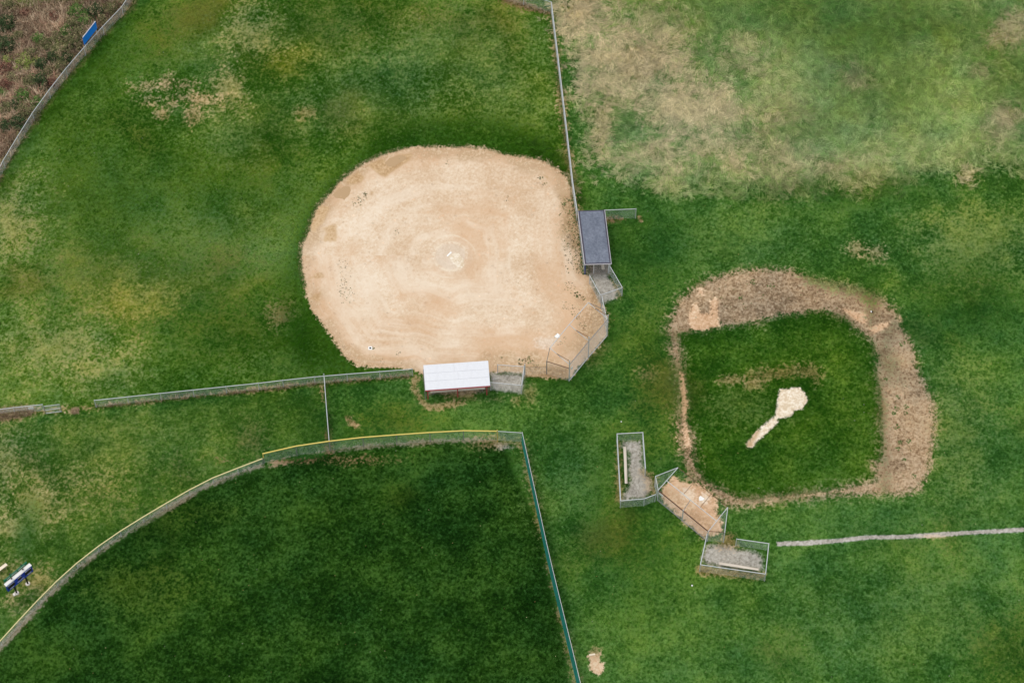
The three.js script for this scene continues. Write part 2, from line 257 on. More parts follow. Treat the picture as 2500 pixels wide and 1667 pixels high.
DB('pale', 2260, 560, 140, 60, { soft: 1.6, amp: 2.4, k: .4 }); DB('pale', 2200, 1000, 60, 120, { soft: 1.6, amp: 2.2, k: .25 }); DB('blueish', 1700, 560, 110, 60, { soft: 1.6, amp: 2.2, k: .5 }); DB('blueish', 1320, 1100, 60, 100, { soft: 1.4, amp: 2, k: .5 }); DB('blueish', 2100, 1420, 200, 80, { soft: 2, amp: 2.4, k: .4 }); DB('lush', 1920, 430, 110, 24, { soft: 1, amp: 1.4, k: .5 }); DB('lush', 2230, 690, 80, 60, { soft: 1.4, amp: 2, k: .5 }); DB('lush', 1480, 560, 60, 60, { soft: 1.2, amp: 2, k: .5 }); DB('lush', 1440, 1180, 60, 120, { soft: 1.4, amp: 2, k: .45 }); DB('olive', 1500, 850, 50, 120, { soft: 1.4, amp: 2, k: .4 }); DB('olive', 2330, 1500, 70, 70, { soft: 1.4, amp: 2, k: .6 }); DB('olive', 1430, 1260, 40, 30, { soft: 1, amp: 1.6, k: .3 });
// the strip below the line fence
for (const [x, y, rx, ry, k] of [[30, 1070, 60, 80, .32], [120, 1130, 110, 60, .2], [50, 1215, 60, 40, .24], [190, 1040, 140, 50, .18]]) DB('pale', x, y, rx, ry, { soft: 1.4, amp: 2.2, k });
for (const [x, y, rx, ry] of [[15, 1060, 30, 50], [90, 1150, 50, 26], [30, 1210, 30, 16], [130, 1100, 40, 14]]) DB('thatch', x, y, rx, ry, { soft: .9, amp: 1.3, fine: .6, k: .26 });
DB('blueish', 60, 1235, 18, 44, { soft: .7, amp: .9, k: .8 }); DB('lush', 60, 1250, 12, 36, { soft: .6, amp: .9, k: .4 }); DB('thin', 75, 1335, 36, 20, { soft: .8, amp: 1.2, fine: .6, k: .2 }); DB('thin', 30, 1325, 40, 24, { soft: .8, amp: 1.2, fine: .6, k: .25 }); DB('thin', 40, 1390, 26, 16, { soft: .6, amp: 1, fine: .6, k: .35 });
DB('lush', 850, 1000, 60, 20, { soft: 1, amp: 1.4, k: .5 }); DB('olive', 900, 960, 40, 20, { soft: .8, amp: 1.2, k: .6 });
// the dark turf: paler strip by the fences
zone('kerb', [ribbon([...yellowLow.map((p) => p.clone())], .5)], { soft: .14, amp: .16, fine: .7, k: .8 });
zone('kerb', [ribbon(yellowHigh, .3)], { soft: .12, amp: .2, fine: .8, k: .6 });
DB('bare', 640, 1062, 30, 6, { soft: .2, amp: .35, fine: .7, k: .6 }); DB('soil', 690, 1058, 80, 7, { soft: .25, amp: .5, fine: .7, k: .7 }); DB('soil', 752, 1015, 8, 30, { soft: .2, amp: .4, fine: .7, k: .7 }); DB('gravel', 1162, 1027, 18, 7, { soft: .2, amp: .25, k: .8 }); DB('worn', 1150, 1020, 40, 10, { soft: .4, amp: .6, k: .5 });
DB('olive', 300, 1360, 60, 30, { soft: 1.2, amp: 1.8, k: .14 }); DB('olive', 260, 1330, 60, 20, { soft: 1, amp: 1.4, k: .14 }); DB('olive', 490, 1180, 30, 14, { soft: .8, amp: 1, k: .18 });
// fence lines
zone('worn', [ribbon(lineFence, .3)], { soft: .15, amp: .35, fine: .8, k: .6, off: -.05 });
zone('worn', [ribbon(rightFence, .7)], { soft: .2, amp: .5, fine: .8, k: .7, off: -.1 });
zone('soil', [ribbon(topFence, .8)], { soft: .2, amp: .4, fine: .8, k: .7, off: -.1 });
zone('worn', [ribbon(leftFence, .4)], { soft: .2, amp: .3, fine: .8, k: .5, off: -.05 });
zone('worn', [ribbon(greenFence, .5)], { soft: .2, amp: .4, fine: .8, k: .5, off: -.1 });
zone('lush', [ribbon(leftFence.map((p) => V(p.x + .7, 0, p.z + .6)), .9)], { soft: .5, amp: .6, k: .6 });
zone('worn', [ribbon([...stubFence, lineFence[0]], .5)], { soft: .2, amp: .5, fine: .8, k: .7, off: -.1 });
// the skinned infield with its band of lush grass
zone('lush', [infield1], { soft: .5, amp: .9, fine: .7, off: .45, k: .6, pad: 6 });
for (const q of [[[840, 356], [880, 312], [960, 284], [1080, 288], [1180, 308], [1240, 338], [1275, 368], [1180, 356], [1060, 340], [950, 345], [870, 372]], [[708, 500], [672, 560], [648, 640], [645, 720], [668, 790], [716, 842], [800, 860], [730, 770], [706, 690], [702, 600]], [[1000, 300], [1150, 290], [1250, 330], [1270, 360], [1120, 330]]])
  zone('lush', [gAll(D(q))], { soft: .7, amp: 1.3, fine: .8, k: .55, pad: 5 });
const inf1 = zone('edgeDirt', [infield1], { soft: .10, amp: .22, fine: .8, cell: .2 });
const moundC = G(...ZM([[915, 645]])[0]);
const inf1at = inf1.at;
const homeC = G(1362, 821);
inf1.fn = (x, z, d, n1, n2, n3, nb, n4, o) => {
  palAt(PAL.dirt, n1, n2, n3, -9, o);
  // drag marks run along the outline
  const ang = Math.atan2(z - moundC.z, x - moundC.x), warp = n4 * 7 + n2 * 2, dr = S(TA, d * 30 + warp, ang * 40 + 40), dr2 = S(TA, d * 90 + warp * 2 + 200, ang * 60), q = PAL.dirt.c;
  const wd = clamp(.12 + dr * .34 + n4 * .14, 0, .8), wl = clamp(-.05 + dr2 * .26 - n4 * .14, 0, .6);
  for (let k = 0; k < 3; k++) { o[k] += (q[3][k] - o[k]) * wd; o[k] += (q[2][k] - o[k]) * wl; }
  // trodden, speckled rim
  const e = sstep((1.9 - d + n4 * .6 + n2 * .3) / 1.9) * clamp(.72 + n3 * .3 + n2 * .15);
  if (e > 0.01) { const a = PAL.edgeDirt.c, t = clamp(.48 + n3 * .34 + n2 * .14); for (let k = 0; k < 3; k++) { const v = t < .5 ? lerp(a[0][k], a[1][k], t * 2) : lerp(a[1][k], a[2][k], t * 2 - 1); o[k] += (v - o[k]) * e; } }
  // raked circle of the mound: paler soil with crumbly ridges
  const r = Math.hypot(x - moundC.x - .15, z - moundC.z - .15) + n4 * .07, cl = sstep((1.6 - r + n2 * .04) / .25) * .45 + sstep((2.5 - r + n4 * .2) / .7) * .22;
  if (cl > 0) { const a = PAL.cleanDirt.c; for (let k = 0; k < 3; k++) o[k] += (lerp(a[0][k], a[1][k], clamp(.5 + n3 * .25 + n2 * .2)) - o[k]) * clamp(cl); }
  const rd = Math.exp(-Math.pow((r - 1.62) / .12, 2)) * clamp(.5 + n3 * .4 + n2 * .3) + Math.exp(-Math.pow((r - 2.45) / .10, 2)) * clamp(.1 + n2 * .35);
  if (rd > .02) { const a = PAL.white.c; for (let k = 0; k < 3; k++) o[k] += (a[1][k] - o[k]) * clamp(rd, 0, .7); }
};
for (const q of [[[960, 330], [1100, 260], [1180, 310], [1300, 200], [1480, 190], [1440, 260], [1300, 370], [1150, 480], [1090, 460], [1000, 380]], [[720, 480], [800, 420], [860, 490], [820, 550], [680, 550]], [[330, 860], [420, 880], [330, 1060], [240, 1150], [200, 1090], [260, 960]], [[380, 1140], [500, 1090], [520, 1200], [500, 1290], [380, 1280], [420, 1180]]])
  zone('damp', [gAll(ZU(q))], { soft: .16, amp: .2, off: .08, k: .9, cell: .12 });
for (const q of [[[195, 900], [230, 900], [240, 935], [190, 945], [140, 935]], [[530, 375], [560, 385], [550, 415], [525, 410]], [[175, 1040], [210, 1030], [205, 1090], [150, 1070]], [[1640, 280], [1670, 290], [1665, 305]]]) zone('damp', [gAll(ZA(q))], { soft: .12, amp: .14, k: .7, cell: .12 });
zone('white', [gAll(ZM([[900, 680], [960, 640], [1080, 610], [1200, 760], [1210, 880], [1110, 915], [1040, 880], [960, 780]]))], { soft: .06, amp: .05, k: .9, cell: .06 });
zone('cleanDirt', [gAll(Z5([[460, 720], [760, 700], [800, 720], [640, 840], [480, 800]]))], { soft: .3, amp: .25, k: .6 });
DB('worn', 1340, 800, 34, 34, { soft: .9, amp: .6, fine: .7, k: .25 });
zone('worn', [gAll(Z5([[1130, 480], [1300, 150], [1460, 190], [1540, 330], [1540, 460], [1350, 660], [1180, 620]]))], { soft: .5, amp: .6, fine: .7, k: .42 });
zone('worn', [gAll(Z5([[260, 1140], [960, 1160], [960, 1330], [280, 1285]]))], { soft: .2, amp: .3, fine: .7, k: .7 });
zone('worn', [gAll(Z3([[170, 0], [330, 0], [450, 980], [400, 1000], [300, 760], [200, 700], [160, 400], [210, 250]]))], { soft: .3, amp: .7, fine: .8, k: .65 });
zone('worn', [gAll(Z3([[480, 1090], [540, 1060], [660, 1340], [600, 1380], [470, 1330], [400, 1380], [360, 1300], [500, 1240]]))], { soft: .25, amp: .5, fine: .8, k: .6 });
DB('bare', 1342, 665, 14, 50, { soft: .4, amp: .4, k: .5 });
// the small diamond
zone('infieldGrass', [ringInner], { soft: .2, amp: .25 });
zone('ring', [ringOuter, ringInner], { soft: .5, amp: .7, fine: .8, cell: .2, off: .2, k: .35 });
const ring = zone('ring', [ringOuter, ringInner], { soft: .3, amp: .42, fine: .75, cell: .15 });
for (const q of [[[230, 440], [208, 370], [240, 270], [270, 262], [280, 322], [340, 322], [352, 250], [382, 220], [410, 250], [416, 420], [370, 430], [310, 442]], [[270, 170], [300, 165], [305, 205], [275, 205]], [[1175, 280], [1240, 305], [1355, 338], [1345, 400], [1285, 380], [1210, 315]], [[1360, 425], [1400, 400], [1500, 375], [1495, 412], [1400, 462]], [[1555, 345], [1580, 350], [1575, 390], [1555, 385]], [[708, 1500], [770, 1488], [780, 1510], [740, 1530], [705, 1525]], [[830, 1490], [1000, 1475], [1200, 1450], [1200, 1462], [1000, 1490], [850, 1500]], [[155, 700], [185, 710], [215, 900], [200, 1000], [225, 1180], [200, 1180], [180, 1000], [165, 850]]])
  zone('bare', [gAll(ZB(q))], { soft: .16, amp: .2, fine: .6, k: .92, cell: .12 });
zone('worn', [gAll(ZB([[590, 735], [680, 700], [880, 690], [920, 670], [1000, 670], [1040, 720], [1020, 800], [1000, 750], [940, 720], [850, 720], [650, 750]]))], { soft: .4, amp: .7, fine: .75, k: .4 });
DB('worn', 1680, 872, 20, 8, { soft: .3, amp: .5, fine: .7, k: .5 }); DB('worn', 1730, 885, 16, 8, { soft: .3, amp: .5, fine: .7, k: .4 });
for (const [x, y, rx, ry] of [[1900, 740, 50, 18], [2020, 920, 6, 90], [1600, 775, 60, 14], [1800, 1130, 70, 10], [1810, 960, 26, 8]]) DB('lush', x, y, rx, ry, { soft: .5, amp: .8, k: .55 });
DB('pale', 1700, 930, 60, 30, { soft: 1, amp: 1.4, k: .25 });
zone('lawn', [gAll(ZB([[960, 90], [1100, 130], [1300, 170], [1400, 230], [1200, 180], [1000, 130]]))], { soft: .4, amp: .9, fine: .7, k: .6 });
zone('ring', [gAll(Z6([[780, 480], [880, 470], [1000, 600], [1180, 700], [1250, 730], [1240, 790], [1100, 770], [1000, 660], [900, 590], [780, 560]]))], { soft: .2, amp: .4, fine: .7, k: .75 });
zone('bare', [homeDirt2], { soft: .16, amp: .25, fine: .7, cell: .12 });
zone('worn', [gAll(Z6([[540, 620], [700, 700], [900, 870], [1050, 950], [1050, 1060], [960, 1080], [740, 920], [540, 740]]))], { soft: .4, amp: .5, fine: .7, k: .3 });
zone('white', [gAll(Z6([[745, 640], [850, 650], [850, 720], [790, 740], [730, 700]]))], { soft: .3, amp: .2, k: .4 });
zone('white', [gAll(Z6([[930, 670], [990, 690], [1000, 740], [940, 800], [880, 780]]))], { soft: .2, amp: .2, k: .6 });
zone('white', [mound2], { soft: .05, amp: .09, fine: .9, cell: .06 });
zone('damp', [gAll(ZB([[584, 1188], [584, 1150], [640, 1085], [665, 1065], [668, 1085], [630, 1150], [630, 1180]]))], { soft: .12, amp: .15, fine: .8, k: .75, cell: .06 });
// gravel and worn ground
for (const p of pads) zone('gravel', [p], { soft: .28, amp: .2, fine: .6, cell: .12, k: .95 });
zone('gravel', [ribbon(pathLine, .46)], { soft: .07, amp: .05, fine: .7, cell: .12 });
DB('bare', 2140, 1232, 22, 4, { soft: .15, amp: .15, k: .5 });
zone('bare', [bareSpot], { soft: .08, amp: .12, fine: .8, cell: .06 }); DB('worn', 1366, 1500, 10, 10, { soft: .2, amp: .4, fine: .8, k: .6 });
zone('worn', [ribbon(gAll(Z4([[255, 440], [215, 500], [225, 570], [300, 690], [380, 755], [520, 745], [650, 725], [740, 690]])), .45)], { soft: .2, amp: .3, fine: .7, k: .7 });
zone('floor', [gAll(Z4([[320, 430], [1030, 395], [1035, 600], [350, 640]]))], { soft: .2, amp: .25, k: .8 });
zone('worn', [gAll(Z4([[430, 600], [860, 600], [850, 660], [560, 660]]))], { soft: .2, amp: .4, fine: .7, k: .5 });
for (const [x, y, rx, ry] of [[1085, 672, 28, 6], [1310, 690, 14, 6], [1450, 620, 20, 14]]) { const [q] = Z4([[x, y]]); blob('thin', q, rx / 2, ry, { soft: .3, amp: .5, fine: .6, k: .3 }); }
zone('floor', [gAll(Z3([[400, 300], [740, 290], [790, 980], [470, 1000]]))], { soft: .2, amp: .2, k: .7 });
zone('soil', [gAll(Z3([[735, 250], [900, 240], [960, 290], [800, 330], [740, 330]]))], { soft: .2, amp: .3, fine: .7, k: .8 }); zone('worn', [gAll(Z3([[1110, 230], [1180, 240], [1205, 310], [1170, 335], [1140, 280]]))], { soft: .15, amp: .2, k: .8 });
zone('worn', [gAll(Z3([[750, 960], [880, 1080], [930, 1180], [940, 1270], [860, 1300], [870, 1190], [770, 1040]]))], { soft: .2, amp: .3, fine: .7, k: .6 });
for (const q of [[[765, 500], [800, 495], [870, 570], [850, 585], [810, 560]], [[575, 270], [605, 265], [612, 400], [595, 380]]]) zone('worn', [gAll(Z8(q))], { soft: .15, amp: .25, fine: .7, k: .8 });
zone('thatch', [gAll(ZF([[1200, 345], [1260, 330], [1370, 300], [1490, 290], [1490, 380], [1380, 395], [1260, 370]]))], { soft: .15, amp: .3, fine: .7, k: .7 });
zone('worn', [gAll(ZF([[-200, 400], [340, 360], [350, 470], [-200, 560]]))], { soft: .3, amp: .4, fine: .7, k: .8 });
zone('worn', [gAll(Z6([[100, 200], [140, 190], [150, 760], [110, 740]]))], { soft: .2, amp: .3, fine: .7, k: .5 }); zone('worn', [gAll(Z6([[900, 1390], [1520, 1440], [1530, 1510], [890, 1440]]))], { soft: .2, amp: .3, fine: .7, k: .6 }); zone('worn', [gAll(Z6([[330, 480], [480, 520], [480, 690], [380, 720], [400, 600]]))], { soft: .3, amp: .5, fine: .7, k: .6 }); zone('worn', [gAll(Z6([[1140, 1060], [1230, 1080], [1240, 1190], [1100, 1200]]))], { soft: .3, amp: .5, fine: .7, k: .6 });

// ------------------------------------------------------------------ ground meshes
const out = new Float32Array(5);
const toS = new Uint8Array(4097); for (let i = 0; i <= 4096; i++) { const c = i / 4096; toS[i] = Math.round(255 * clamp(c <= .0031308 ? c * 12.92 : 1.055 * Math.pow(c, 1 / 2.4) - .055)); }
function groundTexture(x0, x1, z0, z1, nx, nz) {
  const d = new Uint8Array(nx * nz * 4);
  for (let j = 0; j < nz; j++) { const z = z0 + (j + .5) / nz * (z1 - z0); for (let i = 0; i < nx; i++) { field(x0 + (i + .5) / nx * (x1 - x0), z, out); const k = (j * nx + i) * 4; for (let c = 0; c < 3; c++) { const v = out[c] * 4096; d[k + c] = toS[v < 0 ? 0 : v > 4096 ? 4096 : v | 0]; } d[k + 3] = 255; } }
  const t = new THREE.DataTexture(d, nx, nz, THREE.RGBAFormat); t.colorSpace = THREE.SRGBColorSpace; t.magFilter = t.minFilter = THREE.LinearFilter; t.needsUpdate = true; return t;
}
const rough = (o) => new THREE.MeshPhysicalMaterial({ roughness: 1, metalness: 0, specularIntensity: .12, ...o });
function flat(x0, x1, z0, z1, y = 0) {
  const g = new THREE.BufferGeometry();
  g.setAttribute('position', new THREE.Float32BufferAttribute([x0, y, z0, x0, y, z1, x1, y, z1, x1, y, z0], 3)); g.setAttribute('normal', new THREE.Float32BufferAttribute([0, 1, 0, 0, 1, 0, 0, 1, 0, 0, 1, 0], 3));
  g.setAttribute('uv', new THREE.Float32BufferAttribute([0, 0, 0, 1, 1, 1, 1, 0], 2)); g.setIndex([0, 1, 2, 0, 2, 3]); return g;
}
function finish(o) { o.traverse((c) => { if (c.isMesh) { c.castShadow = true; c.receiveShadow = true; } }); return o; }
function structure(o, name, label, category) { o.name = name; o.userData = { ...o.userData, label, category, kind: 'structure' }; scene.add(finish(o)); return o; }
{
  const ground = new THREE.Group();
  const NT = 1536, xm = (X0 + X1) / 2, zm = (ZZ0 + ZZ1) / 2;
  for (const [a, b] of [[X0, xm], [xm, X1]]) for (const [c, e] of [[ZZ0, zm], [zm, ZZ1]]) { const m = new THREE.Mesh(flat(a, b, c, e), rough({ map: groundTexture(a, b, c, e, NT, NT) })); m.name = 'grass_field'; ground.add(m); }
  const FAR = 4000, far = groundTexture(24, 56, 18, 44, 512, 512); far.wrapS = far.wrapT = THREE.MirroredRepeatWrapping;
  for (const [a, b, c, e] of [[-FAR, FAR, -FAR, ZZ0], [-FAR, FAR, ZZ1, FAR], [-FAR, X0, ZZ0, ZZ1], [X1, FAR, ZZ0, ZZ1]]) { const g = flat(a, b, c, e), u = g.attributes.uv, p = g.attributes.position; for (let i = 0; i < 4; i++) u.setXY(i, p.getX(i) / 32, p.getZ(i) / 26); const m = new THREE.Mesh(g, rough({ map: far })); m.name = 'outer_grass'; ground.add(m); }
  structure(ground, 'ground', 'mown green grass spreading around both ball diamonds', 'grass');
}
function resample(loop, step, jag) {
  const r = []; const n = loop.length;
  for (let i = 0; i < n; i++) { const a = loop[i], b = loop[(i + 1) % n], L = a.distanceTo(b), k = Math.max(1, Math.round(L / step)); for (let q = 0; q < k; q++) { const t = q / k, x = lerp(a.x, b.x, t), z = lerp(a.z, b.z, t); r.push(V(x + S(TA, x * 60, z * 60) * jag, 0, z + S(TA, x * 60 + 400, z * 60 + 99) * jag)); } }
  return r;
}
function sheet(name, label, category, loop, { holes = [], y = .004, step = .35, jag = .06, ppm = 36, relief, max = 1536 } = {}) {
  const L = resample(loop, step, jag), sh = new THREE.Shape(L.map((p) => new THREE.Vector2(p.x, -p.z)));
  for (const h of holes) sh.holes.push(new THREE.Path(resample(h, step, jag).map((p) => new THREE.Vector2(p.x, -p.z))));
  const g = new THREE.ShapeGeometry(sh); g.rotateX(-Math.PI / 2); g.computeBoundingBox();
  const b = g.boundingBox, nx = Math.min(max, Math.ceil((b.max.x - b.min.x) * ppm)), nz = Math.min(max, Math.ceil((b.max.z - b.min.z) * ppm)), u = g.attributes.uv, p = g.attributes.position;
  for (let i = 0; i < p.count; i++) u.setXY(i, (p.getX(i) - b.min.x) / (b.max.x - b.min.x), (p.getZ(i) - b.min.z) / (b.max.z - b.min.z));
  const m = new THREE.Mesh(g, rough({ map: groundTexture(b.min.x, b.max.x, b.min.z, b.max.z, nx, nz) })); m.position.y = y;
  return structure(m, name, label, category);
}
sheet('dirt_infield', 'large bare tan dirt infield with rounded outfield edge', 'infield', infield1, { ppm: 52, max: 1600 });
sheet('worn_base_path', 'brown dead-grass base path ring around the small grass diamond', 'base path', ringOuter, { holes: [ringInner] });
sheet('batting_dirt', 'pinkish bare dirt around the home plate under the low backstop', 'dirt', homeDirt2, { y: .008 });
sheet('practice_mound', 'small bare dirt patch in grass beside the teal windscreen fence', 'dirt', bareSpot, { step: .15, jag: .03 });
sheet('gravel_path', 'narrow grey gravel strip running away from the small diamond enclosure', 'path', ribbon(pathLine, (i) => .46 + .04 * Math.sin(i * 2.3)), { step: .25, jag: .014 });
sheet('gravel_floor', 'grey gravel floor beside the slate-roofed dugout', 'gravel', pads[0], { y: .008 });
sheet('gravel_floor_001', 'grey gravel floor of the pen joined to the white-roofed dugout', 'gravel', pads[1], { y: .008 });
sheet('gravel_floor_002', 'pale gravel floor with upright bench in the long narrow pen', 'gravel', pads[2]);
sheet('gravel_floor_003', 'pale gravel floor of the wide pen near the gravel path', 'gravel', pads[3]);
function dome(name, label, category, cx, cz, rx, rz, h, y, mask) {   // a raised bed of dirt
  const n = 40, g = new THREE.BufferGeometry(), P = [], U = [], I = [];
  for (let j = 0; j <= 12; j++) for (let i = 0; i <= n; i++) { const r = j / 12, a = i / n * Math.PI * 2, e = mask ? mask(a) : 1, x = Math.cos(a) * rx * r * e, z = Math.sin(a) * rz * r * e; P.push(cx + x, y + h * Math.pow(Math.cos(r * Math.PI / 2), 1.4) , cz + z); }
  for (let j = 0; j < 12; j++) for (let i = 0; i < n; i++) { const a = j * (n + 1) + i, b = a + n + 1; I.push(a, a + 1, b, b, a + 1, b + 1); }
  const b = [cx - rx * 1.25, cx + rx * 1.25, cz - rz * 1.25, cz + rz * 1.25];
  for (let i = 0; i < P.length; i += 3) U.push((P[i] - b[0]) / (b[1] - b[0]), (P[i + 2] - b[2]) / (b[3] - b[2]));
  g.setAttribute('position', new THREE.Float32BufferAttribute(P, 3)); g.setAttribute('uv', new THREE.Float32BufferAttribute(U, 2)); g.setIndex(I); g.computeVertexNormals();
  return structure(new THREE.Mesh(g, rough({ map: groundTexture(...b, 320, 320) })), name, label, category);
}
{ const c = g1(ZB([[876, 888]])[0]); dome('mound_top', 'raised whitish dirt crown of the paddle-shaped mound in the grass diamond', 'mound', c.x, c.z, 1.25, 1.4, .2, .006, (a) => 1 + .06 * Math.sin(a * 3 + 1) + .04 * Math.sin(a * 7)); }
dome('pitching_mound', 'low pale dirt mound under the white rubber on the large infield', 'mound', moundC.x + .25, moundC.z + .3, 2.5, 2.5, .16, .006);
sheet('mound_dirt', 'paddle-shaped whitish dirt mound and run-up inside the grass diamond', 'mound', mound2, { step: .12, jag: .02, ppm: 60 });

// shallow muddy puddles in the infield rim
const mud = new THREE.MeshStandardMaterial({ color: new THREE.Color().setRGB(.50, .33, .175), roughness: .12, metalness: 0 });
[[[[480, 700], [560, 620], [640, 598], [695, 605], [708, 650], [690, 715], [640, 752], [622, 775], [600, 755], [510, 745]], 'smooth round brown puddle beside small weeds on the infield rim'],
 [[[1150, 300], [1210, 240], [1320, 205], [1400, 215], [1420, 250], [1340, 300], [1260, 350], [1190, 345]], 'elongated brown puddle at the top rim of the large infield']]
  .forEach(([q, label], i) => { const L = resample(gAll(ZU(q)), .12, .02), g = new THREE.ShapeGeometry(new THREE.Shape(L.map((p) => new THREE.Vector2(p.x, -p.z)))); g.rotateX(-Math.PI / 2); const m = new THREE.Mesh(g, mud); m.position.y = .009; structure(m, i ? 'puddle_001' : 'puddle', label, 'puddle'); });

// ------------------------------------------------------------------ materials and builders for the built things
const used = {};
const numbered = (n) => { const k = used[n] = (used[n] ?? -1) + 1; return k ? `${n}_${String(k).padStart(3, '0')}` : n; };
function thing(name, label, category, base, group) {
  const o = new THREE.Group(); o.name = numbered(name); o.position.copy(base); o.userData = { label, category }; if (group) o.userData.group = group; scene.add(o); return o;
}
const lin = (r, g, b) => new THREE.Color().setRGB(toLin(r), toLin(g), toLin(b));
function grainTexture(base, spread, n = 128, stretch = 1) {
  const d = new Uint8Array(n * n * 4); for (let j = 0; j < n; j++) for (let i = 0; i < n; i++) { const v = S(TB, i * 8 / stretch, j * 8) * spread + S(TA, i * 3, j * 3 + 50) * spread * .7, k = (j * n + i) * 4; for (let c = 0; c < 3; c++) d[k + c] = clamp(base[c] + v, 0, 255); d[k + 3] = 255; }
  const t = new THREE.DataTexture(d, n, n, THREE.RGBAFormat); t.colorSpace = THREE.SRGBColorSpace; t.wrapS = t.wrapT = THREE.MirroredRepeatWrapping; t.repeat.set(.21, .21); t.magFilter = THREE.LinearFilter; t.needsUpdate = true; return t;
}
const M = {
  galv: new THREE.MeshStandardMaterial({ color: lin(208, 213, 217), roughness: .45, metalness: .1 }),
  galvOld: new THREE.MeshStandardMaterial({ color: lin(150, 150, 150), roughness: .7, metalness: .2 }),
  rust: rough({ color: lin(112, 82, 68) }),
  wire: new THREE.MeshStandardMaterial({ color: lin(206, 214, 215), roughness: .45, metalness: 0 }),
  yellow: new THREE.MeshStandardMaterial({ color: lin(228, 206, 110), roughness: .6 }),
  paleYellow: new THREE.MeshStandardMaterial({ color: lin(226, 214, 158), roughness: .6 }),
  teal: new THREE.MeshStandardMaterial({ map: grainTexture([8, 136, 124], 5), roughness: .85 }),
  white: new THREE.MeshStandardMaterial({ color: lin(240, 240, 240), roughness: .7 }),
  roofWhite: new THREE.MeshStandardMaterial({ map: grainTexture([229, 232, 239], 1.5, 256), roughness: .55 }),
  red: new THREE.MeshStandardMaterial({ color: lin(176, 62, 70), roughness: .6 }),
  blue: new THREE.MeshStandardMaterial({ color: lin(24, 62, 128), roughness: .5 }),
  signBlue: new THREE.MeshStandardMaterial({ color: lin(0, 132, 240), roughness: .6 }),
  felt: rough({ map: grainTexture([118, 125, 140], 5, 256) }),
  feltDark: rough({ color: lin(84, 82, 94) }),
  trim: new THREE.MeshStandardMaterial({ color: lin(205, 203, 212), roughness: .6 }),
  wood: rough({ map: grainTexture([196, 186, 172], 12, 128, 6) }),
  cream: rough({ map: grainTexture([238, 224, 202], 5, 128, 6) }),
  concrete: rough({ map: grainTexture([218, 212, 206], 9) }),
  black: new THREE.MeshStandardMaterial({ color: lin(16, 14, 14), roughness: .6 }),
  boardBlue: new THREE.MeshStandardMaterial({ color: lin(8, 56, 176), roughness: .5 }),
  signGreen: new THREE.MeshStandardMaterial({ color: lin(8, 126, 88), roughness: .6 }),
  rubber: new THREE.MeshStandardMaterial({ color: lin(250, 250, 248), roughness: .6 }),
};
function faceUp(g) {                           // turn each face so that it agrees with its normals
  const p = g.attributes.position.array, n = g.attributes.normal.array, I = g.index.array;
  for (let i = 0; i < I.length; i += 3) { const a = I[i] * 3, b = I[i + 1] * 3, c = I[i + 2] * 3, ux = p[b] - p[a], uy = p[b + 1] - p[a + 1], uz = p[b + 2] - p[a + 2], vx = p[c] - p[a], vy = p[c + 1] - p[a + 1], vz = p[c + 2] - p[a + 2]; if ((uy * vz - uz * vy) * n[a] + (uz * vx - ux * vz) * n[a + 1] + (ux * vy - uy * vx) * n[a + 2] < 0) { const t = I[i + 1]; I[i + 1] = I[i + 2]; I[i + 2] = t; } }
  return g;
}
const CYL = new THREE.CylinderGeometry(1, 1, 1, 8), UP = V(0, 1, 0);
function tube(name, p, q, r, mat, parent) {
  const m = new THREE.Mesh(CYL, mat), d = q.clone().sub(p), L = d.length(); m.name = name; m.scale.set(r, L, r);
  m.quaternion.setFromUnitVectors(UP, d.multiplyScalar(1 / L)); m.position.copy(p).add(q).multiplyScalar(.5).sub(parent.position); parent.add(m); return m;
}
const CAP = new THREE.SphereGeometry(1, 8, 5, 0, Math.PI * 2, 0, Math.PI / 2);
function post(p, h, r, mat, parent, cap = true) {
  const m = tube('post', V(p.x, -.15, p.z), V(p.x, h, p.z), r, mat, parent);
  if (cap) { const c = new THREE.Mesh(CAP, mat); c.name = 'post_cap'; c.scale.set(1.15, r * 1.3 / (h + .15), 1.15); c.position.y = .5; m.add(c); }
  return m;
}
